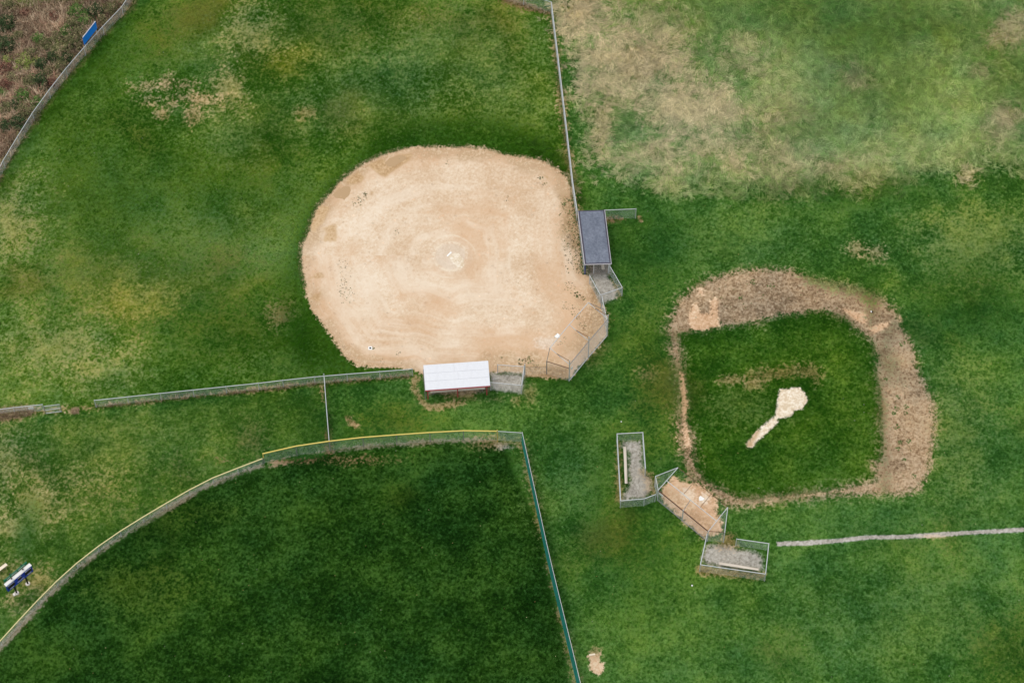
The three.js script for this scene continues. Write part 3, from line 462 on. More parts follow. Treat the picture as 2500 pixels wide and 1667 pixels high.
class Wires {
  constructor() { this.p = []; this.n = []; this.i = []; }
  wire(a, b, r) {
    const d = b.clone().sub(a).normalize(), s = Math.abs(d.y) < .9 ? UP : V(1, 0, 0), u = d.clone().cross(s).normalize(), w = d.clone().cross(u), k = this.p.length / 3;
    for (const e of [a, b]) for (let t = 0; t < 3; t++) { const c = Math.cos(t * 2.0944), q = Math.sin(t * 2.0944), x = u.x * c + w.x * q, y = u.y * c + w.y * q, z = u.z * c + w.z * q; this.p.push(e.x + x * r, e.y + y * r, e.z + z * r); this.n.push(x, y, z); }
    for (let t = 0; t < 3; t++) { const n = (t + 1) % 3; this.i.push(k + t, k + n, k + 3 + t, k + n, k + 3 + n, k + 3 + t); }
  }
  quad(A, B, C, E, pitch = .085, r = .0019) {  // A-B below, E-C above: two sets of slanting wires
    const Lu = (A.distanceTo(B) + E.distanceTo(C)) / 2, Lv = (A.distanceTo(E) + B.distanceTo(C)) / 2;
    const at = (u, v) => { const s = u / Lu, t = v / Lv; return A.clone().multiplyScalar((1 - s) * (1 - t)).addScaledVector(B, s * (1 - t)).addScaledVector(C, s * t).addScaledVector(E, (1 - s) * t); };
    for (let k = -Lv; k < Lu; k += pitch) {
      const u0 = Math.max(0, k), u1 = Math.min(Lu, k + Lv); if (u1 - u0 < .02) continue;
      this.wire(at(u0, u0 - k), at(u1, u1 - k), r); this.wire(at(u0, Lv - (u0 - k)), at(u1, Lv - (u1 - k)), r);
    }
  }
  build(name, mat, parent) {
    const g = new THREE.BufferGeometry(), o = parent.position; for (let i = 0; i < this.p.length; i += 3) { this.p[i] -= o.x; this.p[i + 1] -= o.y; this.p[i + 2] -= o.z; }
    g.setAttribute('position', new THREE.Float32BufferAttribute(this.p, 3)); g.setAttribute('normal', new THREE.Float32BufferAttribute(this.n, 3)); g.setIndex(this.i);
    const m = new THREE.Mesh(g, mat); m.name = name; parent.add(m); return m;
  }
}
const polyLen = (pts) => { let s = 0; for (let i = 1; i < pts.length; i++) s += pts[i].distanceTo(pts[i - 1]); return s; };
function along(pts, s) { for (let i = 1; i < pts.length; i++) { const L = pts[i].distanceTo(pts[i - 1]); if (s <= L || i === pts.length - 1) return pts[i - 1].clone().lerp(pts[i], clamp(s / L)); s -= L; } }
// a run of chain link: posts, a rail from post to post, and the woven wire
function fence(label, pts, h, { gap = 3.05, rail = M.galv, railR = .032, posts = M.galv, postR = .036, postUp = .04, wire = M.wire, group, name = 'chain_link_fence', corners, closed, r = .002, pitch, bottomRail, parentTo, rails = true } = {}) {
  const base = lift(pts[0], 0), o = parentTo ?? thing(name, label, 'fence', base, group);
  const spots = corners ? pts : (() => { const L = polyLen(pts), n = Math.max(1, Math.round(L / gap)); return Array.from({ length: n + 1 }, (_, i) => along(pts, L * i / n)); })();
  const w = new Wires();
  spots.forEach((p) => post(p, h + postUp, postR, posts, o));
  for (let i = 1; i < spots.length; i++) {
    const L = spots[i].distanceTo(spots[i - 1]);
    if (corners && L > gap * 1.4) { const n = Math.round(L / gap); for (let k = 1; k < n; k++) post(spots[i - 1].clone().lerp(spots[i], k / n), h - .03, postR * .85, posts, o, false); }
    if (rails) tube('top_rail', lift(spots[i - 1], h), lift(spots[i], h), railR, rail, o);
    if (bottomRail) tube('bottom_rail', lift(spots[i - 1], .08), lift(spots[i], .08), .02, M.galvOld, o);
    w.quad(lift(spots[i - 1], .04), lift(spots[i], .04), lift(spots[i], h - .02), lift(spots[i - 1], h - .02), pitch, r);
  }
  w.build('chain_link_mesh', wire, o);
  return o;
}
function boxMesh(name, mat, parent, [cx, cy, cz], [sx, sy, sz], turn = 0) {
  const m = new THREE.Mesh(new THREE.BoxGeometry(sx, sy, sz), mat); m.name = name; m.position.set(cx, cy, cz); m.rotation.y = turn; parent.add(m); return m;
}
function slab(name, mat, parent, top, thick) {     // a plate whose upper face has these four corners (counter-clockwise seen from above)
  const o = parent.position, c = top.map((p) => p.clone().sub(o)), d = c.map((p) => V(p.x, p.y - thick, p.z)), P = [], U = [], I = [];
  const face = (a, b, e, f) => { const k = P.length / 3, lu = a.distanceTo(b), lv = b.distanceTo(e); for (const p of [a, b, e, f]) P.push(p.x, p.y, p.z); U.push(0, 0, lu, 0, lu, lv, 0, lv); I.push(k, k + 1, k + 2, k, k + 2, k + 3); };
  face(c[0], c[1], c[2], c[3]); face(d[3], d[2], d[1], d[0]); for (let i = 0; i < 4; i++) { const n = (i + 1) % 4; face(c[i], d[i], d[n], c[n]); }
  const g = new THREE.BufferGeometry(); g.setAttribute('position', new THREE.Float32BufferAttribute(P, 3)); g.setAttribute('uv', new THREE.Float32BufferAttribute(U, 2)); g.setIndex(I); g.computeVertexNormals();
  const m = new THREE.Mesh(g, mat); m.name = name; parent.add(m); return m;
}
const quadAt = (q, s, t) => q[0].clone().multiplyScalar((1 - s) * (1 - t)).addScaledVector(q[1], s * (1 - t)).addScaledVector(q[2], s * t).addScaledVector(q[3], (1 - s) * t);

// ------------------------------------------------------------------ fences
fence('low curved chain-link outfield fence backed by dry scrub', leftFence, 1.45, { r: .0023 });
fence('low grey chain-link fence running to the white-roofed dugout', lineFence, 1.35, { r: .0018, postR: .042, railR: .036 });
{
  const f = fence('short overgrown stub of chain-link fence with a white placard', stubFence, 1.25, { r: .0032 });
  const a = g1(ZF([[525, 262]])[0], 1.2), b = g1(ZF([[625, 254]])[0], 1.2); a.z += .06; b.z += .06;
  slabSign('placard', M.white, f, a, b, .36);
}
function slabSign(name, mat, parent, a, b, h, thick = .02) {      // an upright board hung below the line a-b
  const m = new THREE.Mesh(new THREE.BoxGeometry(a.distanceTo(b), h, thick), mat), c = a.clone().add(b).multiplyScalar(.5); m.name = name;
  m.rotation.y = -Math.atan2(b.z - a.z, b.x - a.x); m.position.copy(c).sub(parent.position); m.position.y -= h / 2; parent.add(m); return m;
}
{ // the swung-out gate leaf at the end of the stub
  const A = g1(ZF([[872, 395]])[0]), B = g1(ZF([[1172, 356]])[0]), g = thing('fence_gate', 'chain-link gate leaf with middle rail standing at the gap in the fence', 'gate', A);
  for (const y of [.1, .75, 1.5]) tube('rail', lift(A, y), lift(B, y), .028, M.galv, g);
  post(A, 1.5, .032, M.galvOld, g); post(B, 1.5, .032, M.galvOld, g);
  const w = new Wires(); w.quad(lift(A, .1), lift(B, .1), lift(B, 1.5), lift(A, 1.5), .085, .0022); w.build('chain_link_mesh', M.wire, g);
}
fence('straight tall chain-link fence ending at the slate-roofed dugout', rightFence, 1.9, { railR: .04, r: .002 });
fence('chain-link fence with weedy foot meeting the tall straight fence', topFence, 1.9, { r: .0018 });
{
  const f = fence('short chain-link fence with teal scrap joining two other fences', linkFence, 1.6, { railR: .036 });
  post(linkFence[0], 1.95, .045, M.galv, f);
  const [a, b] = Z8([[622, 400], [634, 545]]).map((p) => g1(p, 1.5)), e = linkFence[1].clone().sub(linkFence[2]).normalize();
  slabSign('screen_scrap', M.teal, f, V(a.x - .05, 1.5, a.z), V(b.x - .05, 1.5, b.z), 1.25, .012);
}
function cap(pts, h, r, mat, parent) { for (let i = 1; i < pts.length; i++) tube('rail_cap', lift(pts[i - 1], h), lift(pts[i], h), r, mat, parent); }
{
  const f = fence('low curved outfield fence with pale yellow rail cap around the dark turf', yellowLow, 1.1, { rail: M.paleYellow, railR: .06, r: .0017, postR: .03, postUp: -.03, gap: 2.6 });
  const E = yellowLow[yellowLow.length - 1]; post(E, 1.12, .036, M.galvOld, f);
}
{
  const f = fence('taller yellow-capped fence section behind the dark turf', yellowHigh, 1.9, { rail: M.yellow, railR: .066, r: .0011, posts: M.galvOld, postUp: -.03, gap: 3.05 });
  tube('end_cap', lift(yellowHigh[0], 1.1), lift(yellowHigh[0], 1.95), .05, M.yellow, f);
}
fence('short uncapped grey chain-link section between yellow pole and teal screen', greyEnd, 1.9, { gap: 2.2 });
{
  const b = g1(Z8([[1948, 687]])[0]), o = thing('foul_pole', 'short yellow foul pole at the end of the yellow rail cap', 'pole', b);
  const p = tube('pole', V(b.x + .06, -.2, b.z + .1), V(b.x + .06, 2.35, b.z + .1), .05, M.yellow, o); const c = new THREE.Mesh(CAP, M.yellow); c.name = 'pole_cap'; c.scale.set(1.1, .025, 1.1); c.position.y = .5; p.add(c);
}
{ // windscreen fence: fabric laced to rails and posts
  const o = thing('windscreen_fence', 'long fence covered with teal windscreen fabric beside the dark turf', 'fence', greenFence[0]);
  const L = polyLen(greenFence), n = Math.round(L / 3.05), s = Array.from({ length: n + 1 }, (_, i) => along(greenFence, L * i / n));
  const hs = s.map((p, i) => Math.min(3, 2.35 + .65 * i / (n - 2)));
  s.forEach((p, i) => post(p, hs[i] + .04, .036, M.galv, o));
  for (let i = 1; i < s.length; i++) {
    tube('top_rail', lift(s[i - 1], hs[i - 1]), lift(s[i], hs[i]), .026, M.galv, o);
    const g = new THREE.PlaneGeometry(1, 1, 12, 4), P = g.attributes.position, a = s[i - 1], b = s[i], nx = (b.z - a.z), nz = -(b.x - a.x), l = Math.hypot(nx, nz), sg = nx < 0 ? 1 : -1;
    for (let k = 0; k < P.count; k++) { const u = P.getX(k) + .5, v = P.getY(k) + .5, bel = .05 + .03 * Math.sin(u * Math.PI) * Math.sin(v * Math.PI) + .006 * Math.sin(u * 40 + v * 9 + i); P.setXYZ(k, lerp(a.x, b.x, u) + nx / l * sg * bel - o.position.x, .06 + v * (lerp(hs[i - 1], hs[i], u) - .09), lerp(a.z, b.z, u) + nz / l * sg * bel - o.position.z); }
    g.computeVertexNormals(); const m = new THREE.Mesh(g, new THREE.MeshStandardMaterial({ map: M.teal.map, roughness: .85, side: THREE.DoubleSide })); m.material = M.teal; M.teal.side = THREE.DoubleSide; m.name = 'windscreen_panel'; o.add(m);
  }
}

// ------------------------------------------------------------------ dugouts and pens of the large field
{ // white roof, red posts
  const q = [...gAll(Z4([[340, 578], [1032, 528]]), 1.95), ...gAll(Z4([[1010, 262], [318, 310]]), 2.3)];  // rear left, rear right, front right, front left
  const o = thing('dugout', 'open dugout with white panelled roof and red posts', 'dugout', lift(q[0].clone().lerp(q[2], .5), 0));
  slab('roof_deck', M.trim, o, q.map((p) => V(p.x, p.y - .03, p.z)), .05);
  const rows = [[0, .345, []], [.345, .66, [.52]], [.66, 1, [.47]]];
  for (const [t0, t1, cuts] of rows) { const xs = [0, ...cuts, 1]; for (let i = 1; i < xs.length; i++) { const e = .0012, f = .0025; const c = [[xs[i - 1] + e, t0 + f], [xs[i] - e, t0 + f], [xs[i] - e, t1 - f], [xs[i - 1] + e, t1 - f]].map(([s, t]) => { const p = quadAt(q, s, t); p.y += (t1 - t) * .012; return p; }); slab('roof_panel', M.roofWhite, o, c, .022); } }
  const rear = [q[0], q[1]].map((p) => V(p.x, p.y - .05, p.z));
  tube('fascia', V(rear[0].x, rear[0].y - .04, rear[0].z + .02), V(rear[1].x, rear[1].y - .04, rear[1].z + .02), .055, M.red, o);
  for (const s of [.035, .495, .945]) { const a = quadAt(q, s, .045), b = quadAt(q, s, .95); for (const p of [a, b]) { const m = boxMesh('post', M.red, o, [p.x - o.position.x, (p.y - .12) / 2 - .1, p.z - o.position.z], [.1, p.y + .08, .1]); } tube('rafter', V(a.x, a.y - .12, a.z), V(b.x, b.y - .12, b.z), .04, M.red, o); }
  const w = new Wires(), fA = lift(quadAt(q, .02, .97), 0), fB = lift(quadAt(q, .8, .97), 0); w.quad(lift(fA, .05), lift(fB, .05), lift(fB, 1.6), lift(fA, 1.6)); tube('front_rail', lift(fA, 1.6), lift(fB, 1.6), .03, M.galv, o);
  const sA = lift(quadAt(q, -.005, .02), 0), sB = lift(quadAt(q, -.005, .9), 0); w.quad(lift(sA, .05), lift(sB, .05), lift(sB, 1.9), lift(sA, 1.75)); tube('side_rail', lift(sA, 1.75), lift(sB, 1.9), .03, M.galvOld, o); post(sA, 1.75, .035, M.galvOld, o);
  w.build('chain_link_mesh', M.wire, o);
  const b0 = quadAt(q, .08, .25), b1 = quadAt(q, .92, .25), tr = -Math.atan2(b1.z - b0.z, b1.x - b0.x), bc = b0.clone().lerp(b1, .5);
  boxMesh('bench', M.wood, o, [bc.x - o.position.x, .45, bc.z - o.position.z], [b0.distanceTo(b1), .05, .3], tr); for (const s of [.12, .5, .88]) { const p = quadAt(q, s, .25); boxMesh('bench_leg', M.galvOld, o, [p.x - o.position.x, .2, p.z - o.position.z], [.06, .45, .24], tr); }
}
{ // slate felt roof, blue posts
  const q = [...gAll(Z3([[455, 866], [802, 856]]), 2.1), ...gAll(Z3([[716, 166], [368, 178]]), 2.1)]; q[0].y = q[3].y = 2.1; q[1].y = q[2].y = 2.1;
  const o = thing('dugout', 'open dugout with slate-grey felt roof and blue posts', 'dugout', lift(q[0].clone().lerp(q[2], .5), 0));
  slab('roof_deck', M.trim, o, q.map((p) => V(p.x, p.y - .02, p.z)), .1);
  slab('roof_edge', M.feltDark, o, [[.018, .008], [.982, .008], [.982, .998], [.018, .998]].map(([s, t]) => quadAt(q, s, t)), .025);
  slab('roof_felt', M.felt, o, [[.075, .025], [.93, .025], [.93, .978], [.075, .978]].map(([s, t]) => { const p = quadAt(q, s, t); p.y += .012; return p; }), .014);
  for (const [s, t, mat, r] of [[.04, .03, M.blue, .07], [.04, .5, M.blue, .07], [.04, .96, M.blue, .07], [.36, .04, M.galv, .045], [.9, .03, M.galv, .05], [.95, .5, M.blue, .07], [.95, .96, M.blue, .07]]) { const p = quadAt(q, s, t); tube('post', V(p.x, -.15, p.z), V(p.x, 2.0, p.z), r, mat, o); }
  const w = new Wires(), side = (s, t0, t1, h) => { const a = lift(quadAt(q, s, t0), 0), b = lift(quadAt(q, s, t1), 0); w.quad(lift(a, .05), lift(b, .05), lift(b, h), lift(a, h)); tube('side_rail', lift(a, h), lift(b, h), .03, M.galv, o); };
  side(.01, .03, .97, 1.85); side(.98, .03, .97, 1.7);
  { const a = lift(quadAt(q, .36, .04), 0), b = lift(quadAt(q, .9, .03), 0); w.quad(lift(a, .05), lift(b, .05), lift(b, 1.8), lift(a, 1.8)); tube('end_rail', lift(a, 1.8), lift(b, 1.8), .028, M.galv, o); }
  w.build('chain_link_mesh', M.wire, o);
  const b0 = quadAt(q, .72, .06), b1 = quadAt(q, .72, .92), tr = -Math.atan2(b1.z - b0.z, b1.x - b0.x), bc = b0.clone().lerp(b1, .5);
  boxMesh('bench', M.wood, o, [bc.x - o.position.x, .45, bc.z - o.position.z], [b0.distanceTo(b1), .05, .3], tr); for (const t of [.12, .5, .86]) { const p = quadAt(q, .72, t); boxMesh('bench_leg', M.galvOld, o, [p.x - o.position.x, .2, p.z - o.position.z], [.06, .45, .24], tr); }
}
const top = (pts, h) => gAll(pts, h).map((p) => lift(p, 0));
fence('short chain-link wing behind the slate-roofed dugout', top(Z3([[722, 172], [1115, 156]]), 1.75), 1.75, { r: .0017 });
fence('slanted chain-link pen with gravel floor beside the slate-roofed dugout', top(Z3([[772, 872], [940, 1160], [662, 1255], [522, 1006]]), 1.6), 1.6, { corners: true, name: 'fence_pen', gap: 9 });
fence('chain-link pen with gravel floor joined to the white-roofed dugout', top(Z4([[1110, 306], [1392, 326], [1363, 526], [1036, 493]]), 1.6), 1.6, { corners: true, name: 'fence_pen', gap: 9 });

// ------------------------------------------------------------------ backstops
{
  const P = gAll(Z5([[977, 1375], [1282, 1003], [1583, 655]])), RH = 3.25, PH = 4.0;
  const o = thing('backstop', 'tall chain-link backstop with overhang behind the large dirt infield', 'backstop', P[0]);
  const d = P[2].clone().sub(P[0]).normalize(), fwd = V(d.z, 0, -d.x); if (fwd.x > 0) fwd.multiplyScalar(-1);
  const F = P.map((p) => p.clone().addScaledVector(fwd, 2.35).setY(PH)), w = new Wires();
  P.forEach((p, i) => { post(p, PH, .05, M.galv, o); tube('overhang_beam', lift(p, RH), F[i], .03, M.galv, o); tube('overhang_stay', lift(p, PH - .05), F[i].clone().lerp(lift(p, RH), .35), .028, M.rust, o); });
  for (let i = 1; i < 3; i++) {
    tube('top_rail', lift(P[i - 1], RH), lift(P[i], RH), .04, M.galvOld, o); tube('bottom_rail', lift(P[i - 1], .06), lift(P[i], .06), .03, M.galv, o); tube('front_rail', F[i - 1], F[i], .034, M.galv, o);
    w.quad(lift(P[i - 1], .05), lift(P[i], .05), lift(P[i], RH), lift(P[i - 1], RH), .07, .0021); w.quad(lift(P[i - 1], RH), lift(P[i], RH), F[i], F[i - 1], .25, .0012);
  }
  // wings with a lower rail
  const W1 = g1(Z5([[618, 1262]])[0]), W2 = lift(g1(Z5([[1497, 10]])[0], 2.4), 0);
  for (const [a, b, f, h] of [[P[0], W1, F[0], 2.5], [P[2], W2, F[2], 2.4]]) {
    post(b, h + .05, .045, M.galvOld, o); tube('wing_rail', lift(a, h), lift(b, h), .036, a === P[0] ? M.rust : M.galv, o); w.quad(lift(a, .05), lift(b, .05), lift(b, h), lift(a, h), .08, .0018);
    tube('wing_brace', f, a === P[0] ? lift(b, h) : lift(a.clone().lerp(b, .5), h), .028, M.galvOld, o);
  }
  w.build('chain_link_mesh', M.wire, o);
  const s = g1(Z5([[1012, 1172]])[0], 2.2), a = lift(P[0].clone().lerp(P[1], .05), 2.4), b = lift(P[0].clone().lerp(P[1], .14), 2.4); for (const e of [a, b]) e.addScaledVector(fwd, -.06); slabSign('placard', M.white, o, a, b, .4);
}
{
  const a = g1(Z5([[618, 1262]])[0]), b = g1(Z4([[1400, 412]])[0]);
  const o = fence('brownish chain-link filler between the tall backstop and the gravel pen', [lift(a, 0), lift(b, 0)], 1.5, { corners: true, gap: 9, rail: M.rust, railR: .015 }); post(b, 2.0, .05, M.galv, o);
}
{ // low, deep hooded backstop of the small diamond
  const P = gAll(Z6([[482, 758], [727, 945], [950, 1128]])), RH = 2.15;
  const o = thing('backstop', 'low hooded chain-link backstop at the small grass diamond', 'backstop', P[0]);
  const TL = g1(Z6([[500, 652]])[0], RH), TR = g1(Z6([[980, 1046]])[0], RH), FL = g1(Z6([[690, 436]])[0], RH + .9), FR = g1(Z6([[1166, 816]])[0], RH + .9);
  const d = P[2].clone().sub(P[0]).normalize(), w = new Wires(), n = 4;
  const rail = (s) => lift(TL.clone().lerp(TR, s), RH), fr = (s) => FL.clone().lerp(FR, s);
  const foot = [0, .5, 1].map((s) => lift(rail(s), 0));
  foot.forEach((p) => post(p, RH, .05, M.galv, o));
  tube('top_rail', TL, TR, .034, M.rust, o); tube('second_rail', V(TL.x, RH - .14, TL.z), V(TR.x, RH - .14, TR.z), .026, M.rust, o); tube('bottom_rail', lift(foot[0], .06), lift(foot[2], .06), .03, M.galvOld, o);
  const m0 = TL.clone().lerp(FL, .42), m1 = TR.clone().lerp(FR, .42); tube('hood_rail', m0, m1, .034, M.galv, o); tube('front_rail', FL, FR, .026, M.rust, o);
  for (const s of [0, 1]) { tube('hood_beam', rail(s), fr(s), .036, M.galv, o); }
  tube('hood_beam', rail(.5), m0.clone().lerp(m1, .48), .03, M.galvOld, o); for (const s of [.34, .67]) tube('hood_strut', m0.clone().lerp(m1, s), fr(s), .02, M.rust, o);
  for (let i = 0; i < n; i++) { w.quad(lift(rail(i / n), .05), lift(rail((i + 1) / n), .05), rail((i + 1) / n), rail(i / n), .08, .0018); w.quad(rail(i / n), rail((i + 1) / n), fr((i + 1) / n), fr(i / n), .25, .0012); }
  const WL = g1(Z6([[474, 520]])[0], RH), WR = g1(Z6([[1137, 1056]])[0], RH);
  for (const [r, wv, f, mat] of [[rail(0), WL, FL, M.galv], [rail(1), WR, FR, M.rust]]) {
    post(lift(wv, 0), RH, .045, M.galv, o); tube('wing_rail', r, wv, .03, mat, o); tube('wing_brace', wv, f, .034, M.galv, o);
    w.quad(lift(r, .05), lift(wv, .05), wv, r, .08, .0018); w.quad(r, wv, f.clone().lerp(wv, .02), f, .08, .002);
  }
  w.build('chain_link_mesh', M.wire, o);
  const a = V(TL.x, RH - .15, TL.z).lerp(V(TR.x, RH - .15, TR.z), .03), b = V(TL.x, RH - .15, TL.z).lerp(V(TR.x, RH - .15, TR.z), .11); for (const e of [a, b]) { e.x -= .05; e.z += .05; } slabSign('placard', M.white, o, a, b, .3);
}
fence('long narrow chain-link pen with bench and open corner by the low backstop', top(Z6([[378, 445], [352, 101], [105, 114], [140, 755], [366, 735], [474, 694]]), 1.5), 1.5, { corners: true, name: 'fence_pen', gap: 9, railR: .04 });
fence('wide chain-link pen with bench between low backstop and gravel path', top(Z6([[1251, 1120], [1560, 1164], [1528, 1456], [903, 1366], [968, 1072]]), 1.5), 1.5, { corners: true, name: 'fence_pen', gap: 9, railR: .04 });
function bench(label, pa, pb, mat, width) {
  const a = g1(pa, .45), b = g1(pb, .45), c = a.clone().lerp(b, .5), o = thing('bench', label, 'bench', lift(c, 0)), L = a.distanceTo(b), t = -Math.atan2(b.z - a.z, b.x - a.x); o.rotation.y = t;
  boxMesh('seat', mat, o, [0, .43, 0], [L, .05, width]); const n = Math.max(2, Math.round(L / 1.8) + 1);
  for (let i = 0; i < n; i++) { const x = lerp(-L / 2 + .3, L / 2 - .3, i / (n - 1)); for (const s of [-1, 1]) boxMesh('leg', M.galvOld, o, [x, .16, s * width * .36], [.06, .5, .06]); boxMesh('leg_brace', M.galvOld, o, [x, .375, 0], [.06, .05, width * .8]); }
  return o;
}
bench('weathered plank bench inside the long narrow gravel pen', ...Z6([[179, 238], [193, 588]]), M.wood, .27);
bench('weathered plank bench inside the wide gravel pen near the path', ...Z6([[1084, 1352], [1462, 1410]]), M.wood, .27);
bench('cream plank bench behind the blue scoreboard', ...ZK([[-160, 655], [165, 410]]), M.cream, .3);

// ------------------------------------------------------------------ plates, rubbers, bases, scraps
function flatThing(name, label, cat, pts, h, mat, y = .012, group) {
  const c = pts.reduce((s, p) => s.add(p), V(0, 0, 0)).multiplyScalar(1 / pts.length), sh = new THREE.Shape(pts.map((p) => new THREE.Vector2(p.x - c.x, -(p.z - c.z)))), g = new THREE.ExtrudeGeometry(sh, { depth: h, bevelEnabled: true, bevelSize: .008, bevelThickness: .006, bevelSegments: 1 });
  g.rotateX(-Math.PI / 2); const m = new THREE.Mesh(g, mat); m.name = numbered(name); m.position.set(c.x, y, c.z); m.userData = { label, category: cat, ...(group && { group }) }; scene.add(m); return m;
}
function plate(label, c, towards) {
  const u = towards.clone().sub(c).setY(0).normalize(), v = V(-u.z, 0, u.x), s = .24, at = (a, b) => c.clone().addScaledVector(u, a * s).addScaledVector(v, b * s);
  return flatThing('home_plate', label, 'home plate', [at(1, 1), at(1, -1), at(0, -1), at(-1, 0), at(0, 1)], .02, M.rubber, .014);
}
plate('white home plate on the large tan dirt infield', homeC, moundC);
plate('white home plate on pinkish dirt at the small diamond', g1(Z6([[908, 738]])[0]), g1(ZB([[870, 880]])[0]));
function bar(name, label, cat, c, dir, L, w, mat, y, h = .04) { const u = dir.clone().setY(0).normalize(), v = V(-u.z, 0, u.x), at = (a, b) => c.clone().addScaledVector(v, a * L / 2).addScaledVector(u, b * w / 2); return flatThing(name, label, cat, [at(1, 1), at(1, -1), at(-1, -1), at(-1, 1)], h, mat, y); }
bar('pitching_rubber', 'white pitching rubber on the low pale mound', 'pitching rubber', moundC, homeC.clone().sub(moundC), .62, .15, M.rubber, .14);
bar('pitching_rubber', 'cream pitching rubber on the bare patch beside the teal fence', 'pitching rubber', g1(ZQ([[565, 722]])[0]), V(.15, 0, 1), .55, .15, M.cream, .012);
{
  const c = g1(ZA([[532, 1385]])[0]), o = thing('base_anchor', 'small white square base anchor with dark centre on dirt', 'base', c);
  for (const [x, z, a, b] of [[0, -.14, .38, .1], [0, .14, .38, .1], [-.14, 0, .1, .18], [.14, 0, .1, .18]]) boxMesh('frame_side', M.rubber, o, [x, .018, z], [a, .04, b]);
  boxMesh('socket', M.black, o, [0, .012, 0], [.18, .02, .18]);
}
{
  const c = g1(ZB([[1385, 316]])[0]), o = thing('base_anchor', 'tiny white base anchor on the brown ring of the small diamond', 'base', c);
  boxMesh('frame_side', M.rubber, o, [-.09, .02, 0], [.08, .05, .2]); boxMesh('socket', M.black, o, [.02, .02, .02], [.14, .04, .14]);
}
const scrap = (label, px, s) => { const c = g1(px), P = []; for (let i = 0; i < 7; i++) { const a = i / 7 * 6.283; P.push(V(c.x + Math.cos(a) * s * rr(.6, 1.2), 0, c.z + Math.sin(a) * s * rr(.6, 1.2))); } return flatThing('paper_scrap', label, 'litter', P, .02, M.white, .05); };
scrap('white paper scrap on grass below the wide gravel pen', [1690, 1430], .075); scrap('white paper scrap on grass above the long narrow pen', [1517, 1030], .055);

// ------------------------------------------------------------------ scoreboard and sign
{
  const A = g1(ZK([[440, 1205]])[0]), B = g1(ZK([[745, 952]])[0]), mid = A.clone().lerp(B, .5), d = B.clone().sub(A).setY(0).normalize(), o = thing('scoreboard', 'blue scoreboard with white top and green sign on two black posts', 'scoreboard', lift(mid, 0));
  o.rotation.y = -Math.atan2(d.z, d.x);                       // local x runs along the board, local z faces the dark turf
  const half = A.distanceTo(B) / 2, L = 3.0;
  for (const s of [-1, 1]) {
    boxMesh('post', M.black, o, [s * half, 1.95, 0], [.13, 4.3, .13]);
    const f = new THREE.Mesh(new THREE.CylinderGeometry(.2, .23, .1, 16), M.concrete); f.name = 'footing'; f.position.set(s * half, .04, 0); o.add(f);
  }
  const zf = .16, cab = boxMesh('cabinet', M.boardBlue, o, [0, 2.45, zf], [L, 1.15, .18]);
  boxMesh('cabinet_top', M.white, o, [0, 3.06, zf - .06], [L + .04, .07, .34]);
  const panel = (x, y, w, h) => boxMesh('digit_panel', M.black, cab, [x, y, .1], [w, h, .03]);
  panel(-1.0, .02, .78, .44); panel(0, .06, .42, .34); panel(1.0, .02, .78, .44);
  const marks = (n, x, y, w, h) => { for (let i = 0; i < n; i++) boxMesh('letter_mark', M.white, cab, [x - w / 2 + w * (i + .5) / n, y, .1], [w / n * .62, h * (i % 3 === 1 ? .8 : 1), .014]); };
  marks(7, -1.0, .36, .8, .13); marks(6, 0, .32, .46, .11); marks(5, 1.0, .36, .7, .13); marks(4, -1.0, -.34, .46, .11); marks(9, .05, -.3, .78, .1); marks(4, 1.05, -.34, .44, .11);
  const sg = boxMesh('name_sign', M.signGreen, o, [-.12, 3.82, .1], [2.7, .5, .05]); for (const [n, x, w] of [[3, -.85, .4], [5, -.2, .65], [6, .65, .8]]) for (let i = 0; i < n; i++) boxMesh('letter_mark', M.white, sg, [x - w / 2 + w * (i + .5) / n, .02, .03], [w / n * .6, .17, .012]);
  boxMesh('sign_rail', M.cream, o, [-.12, 3.52, .1], [2.7, .07, .06]);
}
{ const c = g1(ZK([[385, 1252]])[0]), m = new THREE.Mesh(new THREE.IcosahedronGeometry(.17, 1), M.concrete); const p = m.geometry.attributes.position; for (let i = 0; i < p.count; i++) { const k = 1 + .12 * Math.sin(p.getX(i) * 31 + p.getZ(i) * 17); p.setXYZ(i, p.getX(i) * k, p.getY(i) * k * .7, p.getZ(i) * k); } m.geometry.computeVertexNormals(); m.name = 'concrete_lump'; m.position.set(c.x, .06, c.z); m.userData = { label: 'white concrete lump on the ground at a scoreboard footing', category: 'concrete' }; scene.add(m); }
{
  const A = g1(ZO([[925, 1365]])[0]), B = g1(ZO([[1285, 905]])[0]), mid = A.clone().lerp(B, .5), d = B.clone().sub(A).setY(0).normalize(), o = thing('billboard', 'plain bright blue board on posts behind the curved fence', 'sign board', lift(mid, 0)); o.rotation.y = -Math.atan2(d.z, d.x);
  const half = A.distanceTo(B) / 2; for (const s of [-1, 1]) { tube('post', V(0, -.2, 0), V(0, 2.6, 0), .04, M.galv, { position: V(0, 0, 0), add: (m) => { m.position.x = s * (half - .02); m.position.z = -.05; o.add(m); } }); }
  boxMesh('panel', M.signBlue, o, [-.06, 1.95, .02], [half * 2 + .28, 1.25, .05]); boxMesh('top_trim', M.trim, o, [-.06, 2.6, .02], [half * 2 + .28, .05, .07]); boxMesh('back_rail', M.galvOld, o, [0, 1.6, -.03], [half * 2, .06, .04]);
}

